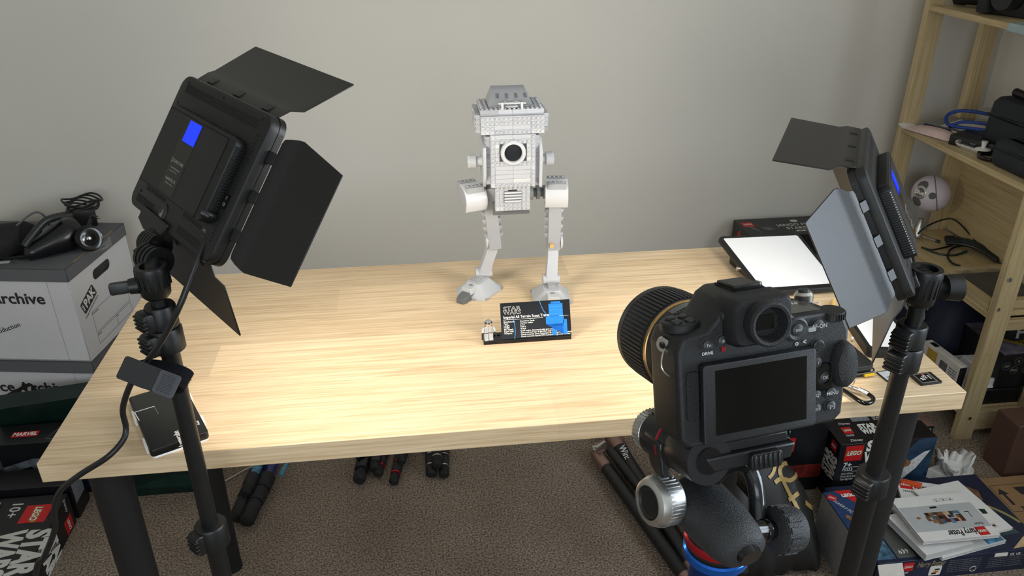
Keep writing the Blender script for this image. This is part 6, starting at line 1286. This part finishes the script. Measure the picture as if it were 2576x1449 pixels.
# bottom shelf
zb_ = SH['bot'] + .0004
nb = thing('navy_bag', 'navy cloth bag with big pale letters at the back of the bottom shelf', 'bag', T(2.20, 1.09, zb_))
M_ = None; b = MB(); b.loft([[(x_, y_, z_) for x_, y_ in rrect(-.085 + e_ - s_, .095 - e_, -.13 + e_, .19 - e_, .04, 6)] for z_, e_, s_ in ((0, .006, .02), (.02, 0, .02), (.12, .002, .01), (.20, .012, -.01), (.235, .035, -.03), (.243, .06, -.04))]); b.build('bag_body', NAVYC, nb)
Mn = frame((-.092, .02, .15), (0, -1, 0), None, (-1, 0, .16)); text(nb, 'SS', Mn @ T(.01, .005, .004), .085, mat('pale_grey_print', (150, 152, 150), .6), bold=.02, width=.11)
rg_ = thing('snack_packet', 'red and green crinkled packet beside the navy bag on the bottom shelf', 'packet', T(2.085, 1.06, zb_)); 
for n__, m__, z0 in (('green_half', mat('packet_green', (40, 92, 62), .3, var=.3), 0), ('red_half', mat('packet_red', (178, 52, 42), .3, var=.2), .055)):
    MB().loft([[(.024 * k_ * math.cos(a) * (1 + .1 * math.sin(3 * a)), .055 * k_ * math.sin(a), z0 + z_) for a in ang(16)] for z_, k_ in ((0, .7), (.012, 1), (.035, 1.0), (.052, .75))]).build(n__, m__, rg_)
MB().loft([[(-.01, -.05, .02), (.012, -.05, .02), (.012, -.05, .05), (-.01, -.05, .06)], [(-.003, -.085, .03), (.004, -.085, .03), (.004, -.085, .05), (-.003, -.085, .055)]]).build('crimped_end', mat('packet_clear', (150, 150, 96), .2), rg_)
bxk = thing('black_box', 'flat black box under the white moulded box on the bottom shelf', 'box', T(2.075, .80, zb_)); MB().box(.002, .19, -.02, .135, 0, .050).build('box', CARDB, bxk, bev=.002)
wb = thing('moulded_box', 'white moulded packaging tray on the bottom shelf seen past the desk corner', 'box', T(2.078, .798, zb_ + .0505)); WPK = mat('white_pulp', (214, 212, 212), .6, var=.03)
MB().rbox(.0, .165, -.01, .130, 0, .006, .01, 4).build('tray', WPK, wb, bev=.002); MB().loft([[(.045, .02, .006), (.150, .02, .006), (.150, .105, .006), (.045, .105, .006)], [(.058, .034, .055), (.138, .034, .055), (.138, .090, .055), (.058, .090, .055)]]).build('raised_block', WPK, wb, bev=.004)
MB().loft([[(x_, y_, z_) for x_, y_ in rrect(.004 + e_, .161 - e_, -.006 + e_, .126 - e_, .018, 5)] for z_, e_ in ((.006, 0), (.030, 0), (.030, .006), (.008, .012))], False, False).build('rim', WPK, wb)
rc_ = thing('retail_box', 'slim white and black retail box with a yellow panel beside the white tray', 'box', frame((2.052, .785, zb_ + .0505), (.995, .1, 0), None, (0, 0, 1))); MB().box(.0, .024, .0, .15, 0, .085).build('box', mat('white_card', (206, 200, 190), .5), rc_, bev=.001)
flat(rc_, 'black_end', [rect(.0005, .0235, 0, .080)], frame((0, -.0003, 0), (1, 0, 0), None, (0, -1, 0)), CARDB, .0003); Fl = frame((-.0003, .15, 0), (0, -1, 0), None, (-1, 0, 0))
flat(rc_, 'yellow_panel', [rect(.02, .06, .005, .075)], Fl, mat('ochre_print', (176, 142, 58), .5), .0003); flat(rc_, 'window', [rrect(.075, .105, .020, .065, .004, 3)], Fl, mat('window_grey', (96, 98, 98), .3, var=.4), .0003); flat(rc_, 'logo_panel', [rect(.004, .020, .11, .135)], frame((0, 0, .0853), (1, 0, 0), None, (0, 0, 1)), CARDB, .0003); small_print(rc_, Fl, .112, .06, .03, 5, .008)
pb = thing('gadget_box', 'black box with round icons and a yellow sticker behind the near upright', 'box', T(2.13, .785, zb_ + .0505)); MB().box(.048, .20, .0, .20, 0, .115).build('box', CARDB, pb, bev=.002)
Ff = frame((.048, -.0003, 0), (1, 0, 0), None, (0, -1, 0)); Ft = frame((.048, 0, .1153), (1, 0, 0), None, (0, 0, 1))
flat(pb, 'art_top', [rect(.002, .150, .002, .198)], Ft, mat('art_lilac', (120, 112, 128), .4, var=.6, vscale=25), .0002); flat(pb, 'yellow_sticker', [[(.030, .090), (.110, .020), (.150, .030), (.150, .075), (.050, .110)]], Ft @ T(0, 0, .0003), mat('ochre_print', (176, 142, 58)), .0003); text(pb, 'FAULTY 149', Ft @ T(.09, .06, .0007) @ R(-40, 'Z'), .018, INK, bold=.02)
for x_, y_, s in ((.018, .075, '120'), (.052, .090, '#'), (.045, .060, 'PRO'), (.085, .060, '10'), (.088, .092, '4K')):
    flat(pb, 'icon_ring', [[(x_ + .0125 * math.cos(a), y_ + .0125 * math.sin(a)) for a in ang(20)], [(x_ + .0115 * math.cos(a), y_ + .0115 * math.sin(a)) for a in ang(20)]], Ff, THIN, .0002); text(pb, s, Ff @ T(x_, y_, 0), .010, DIMT, bold=.01)
hb2 = thing('round_bag', 'round black bag with pale block letters above the gadget box', 'bag', T(2.250, .88, zb_ + .166)); MB().sphere((0, 0, .052), .055, 26, sq=(.95, 1.3, .95)).build('bag_body', mat('black_nylon', (22, 23, 25), .6, bump=.4, bscale=400), hb2); text(hb2, 'FE', frame((-.012, -.0735, .055), (1, .1, 0), None, (-.1, -1, .1)), .05, mat('pale_grey_print', (150, 152, 150)), bold=.03)
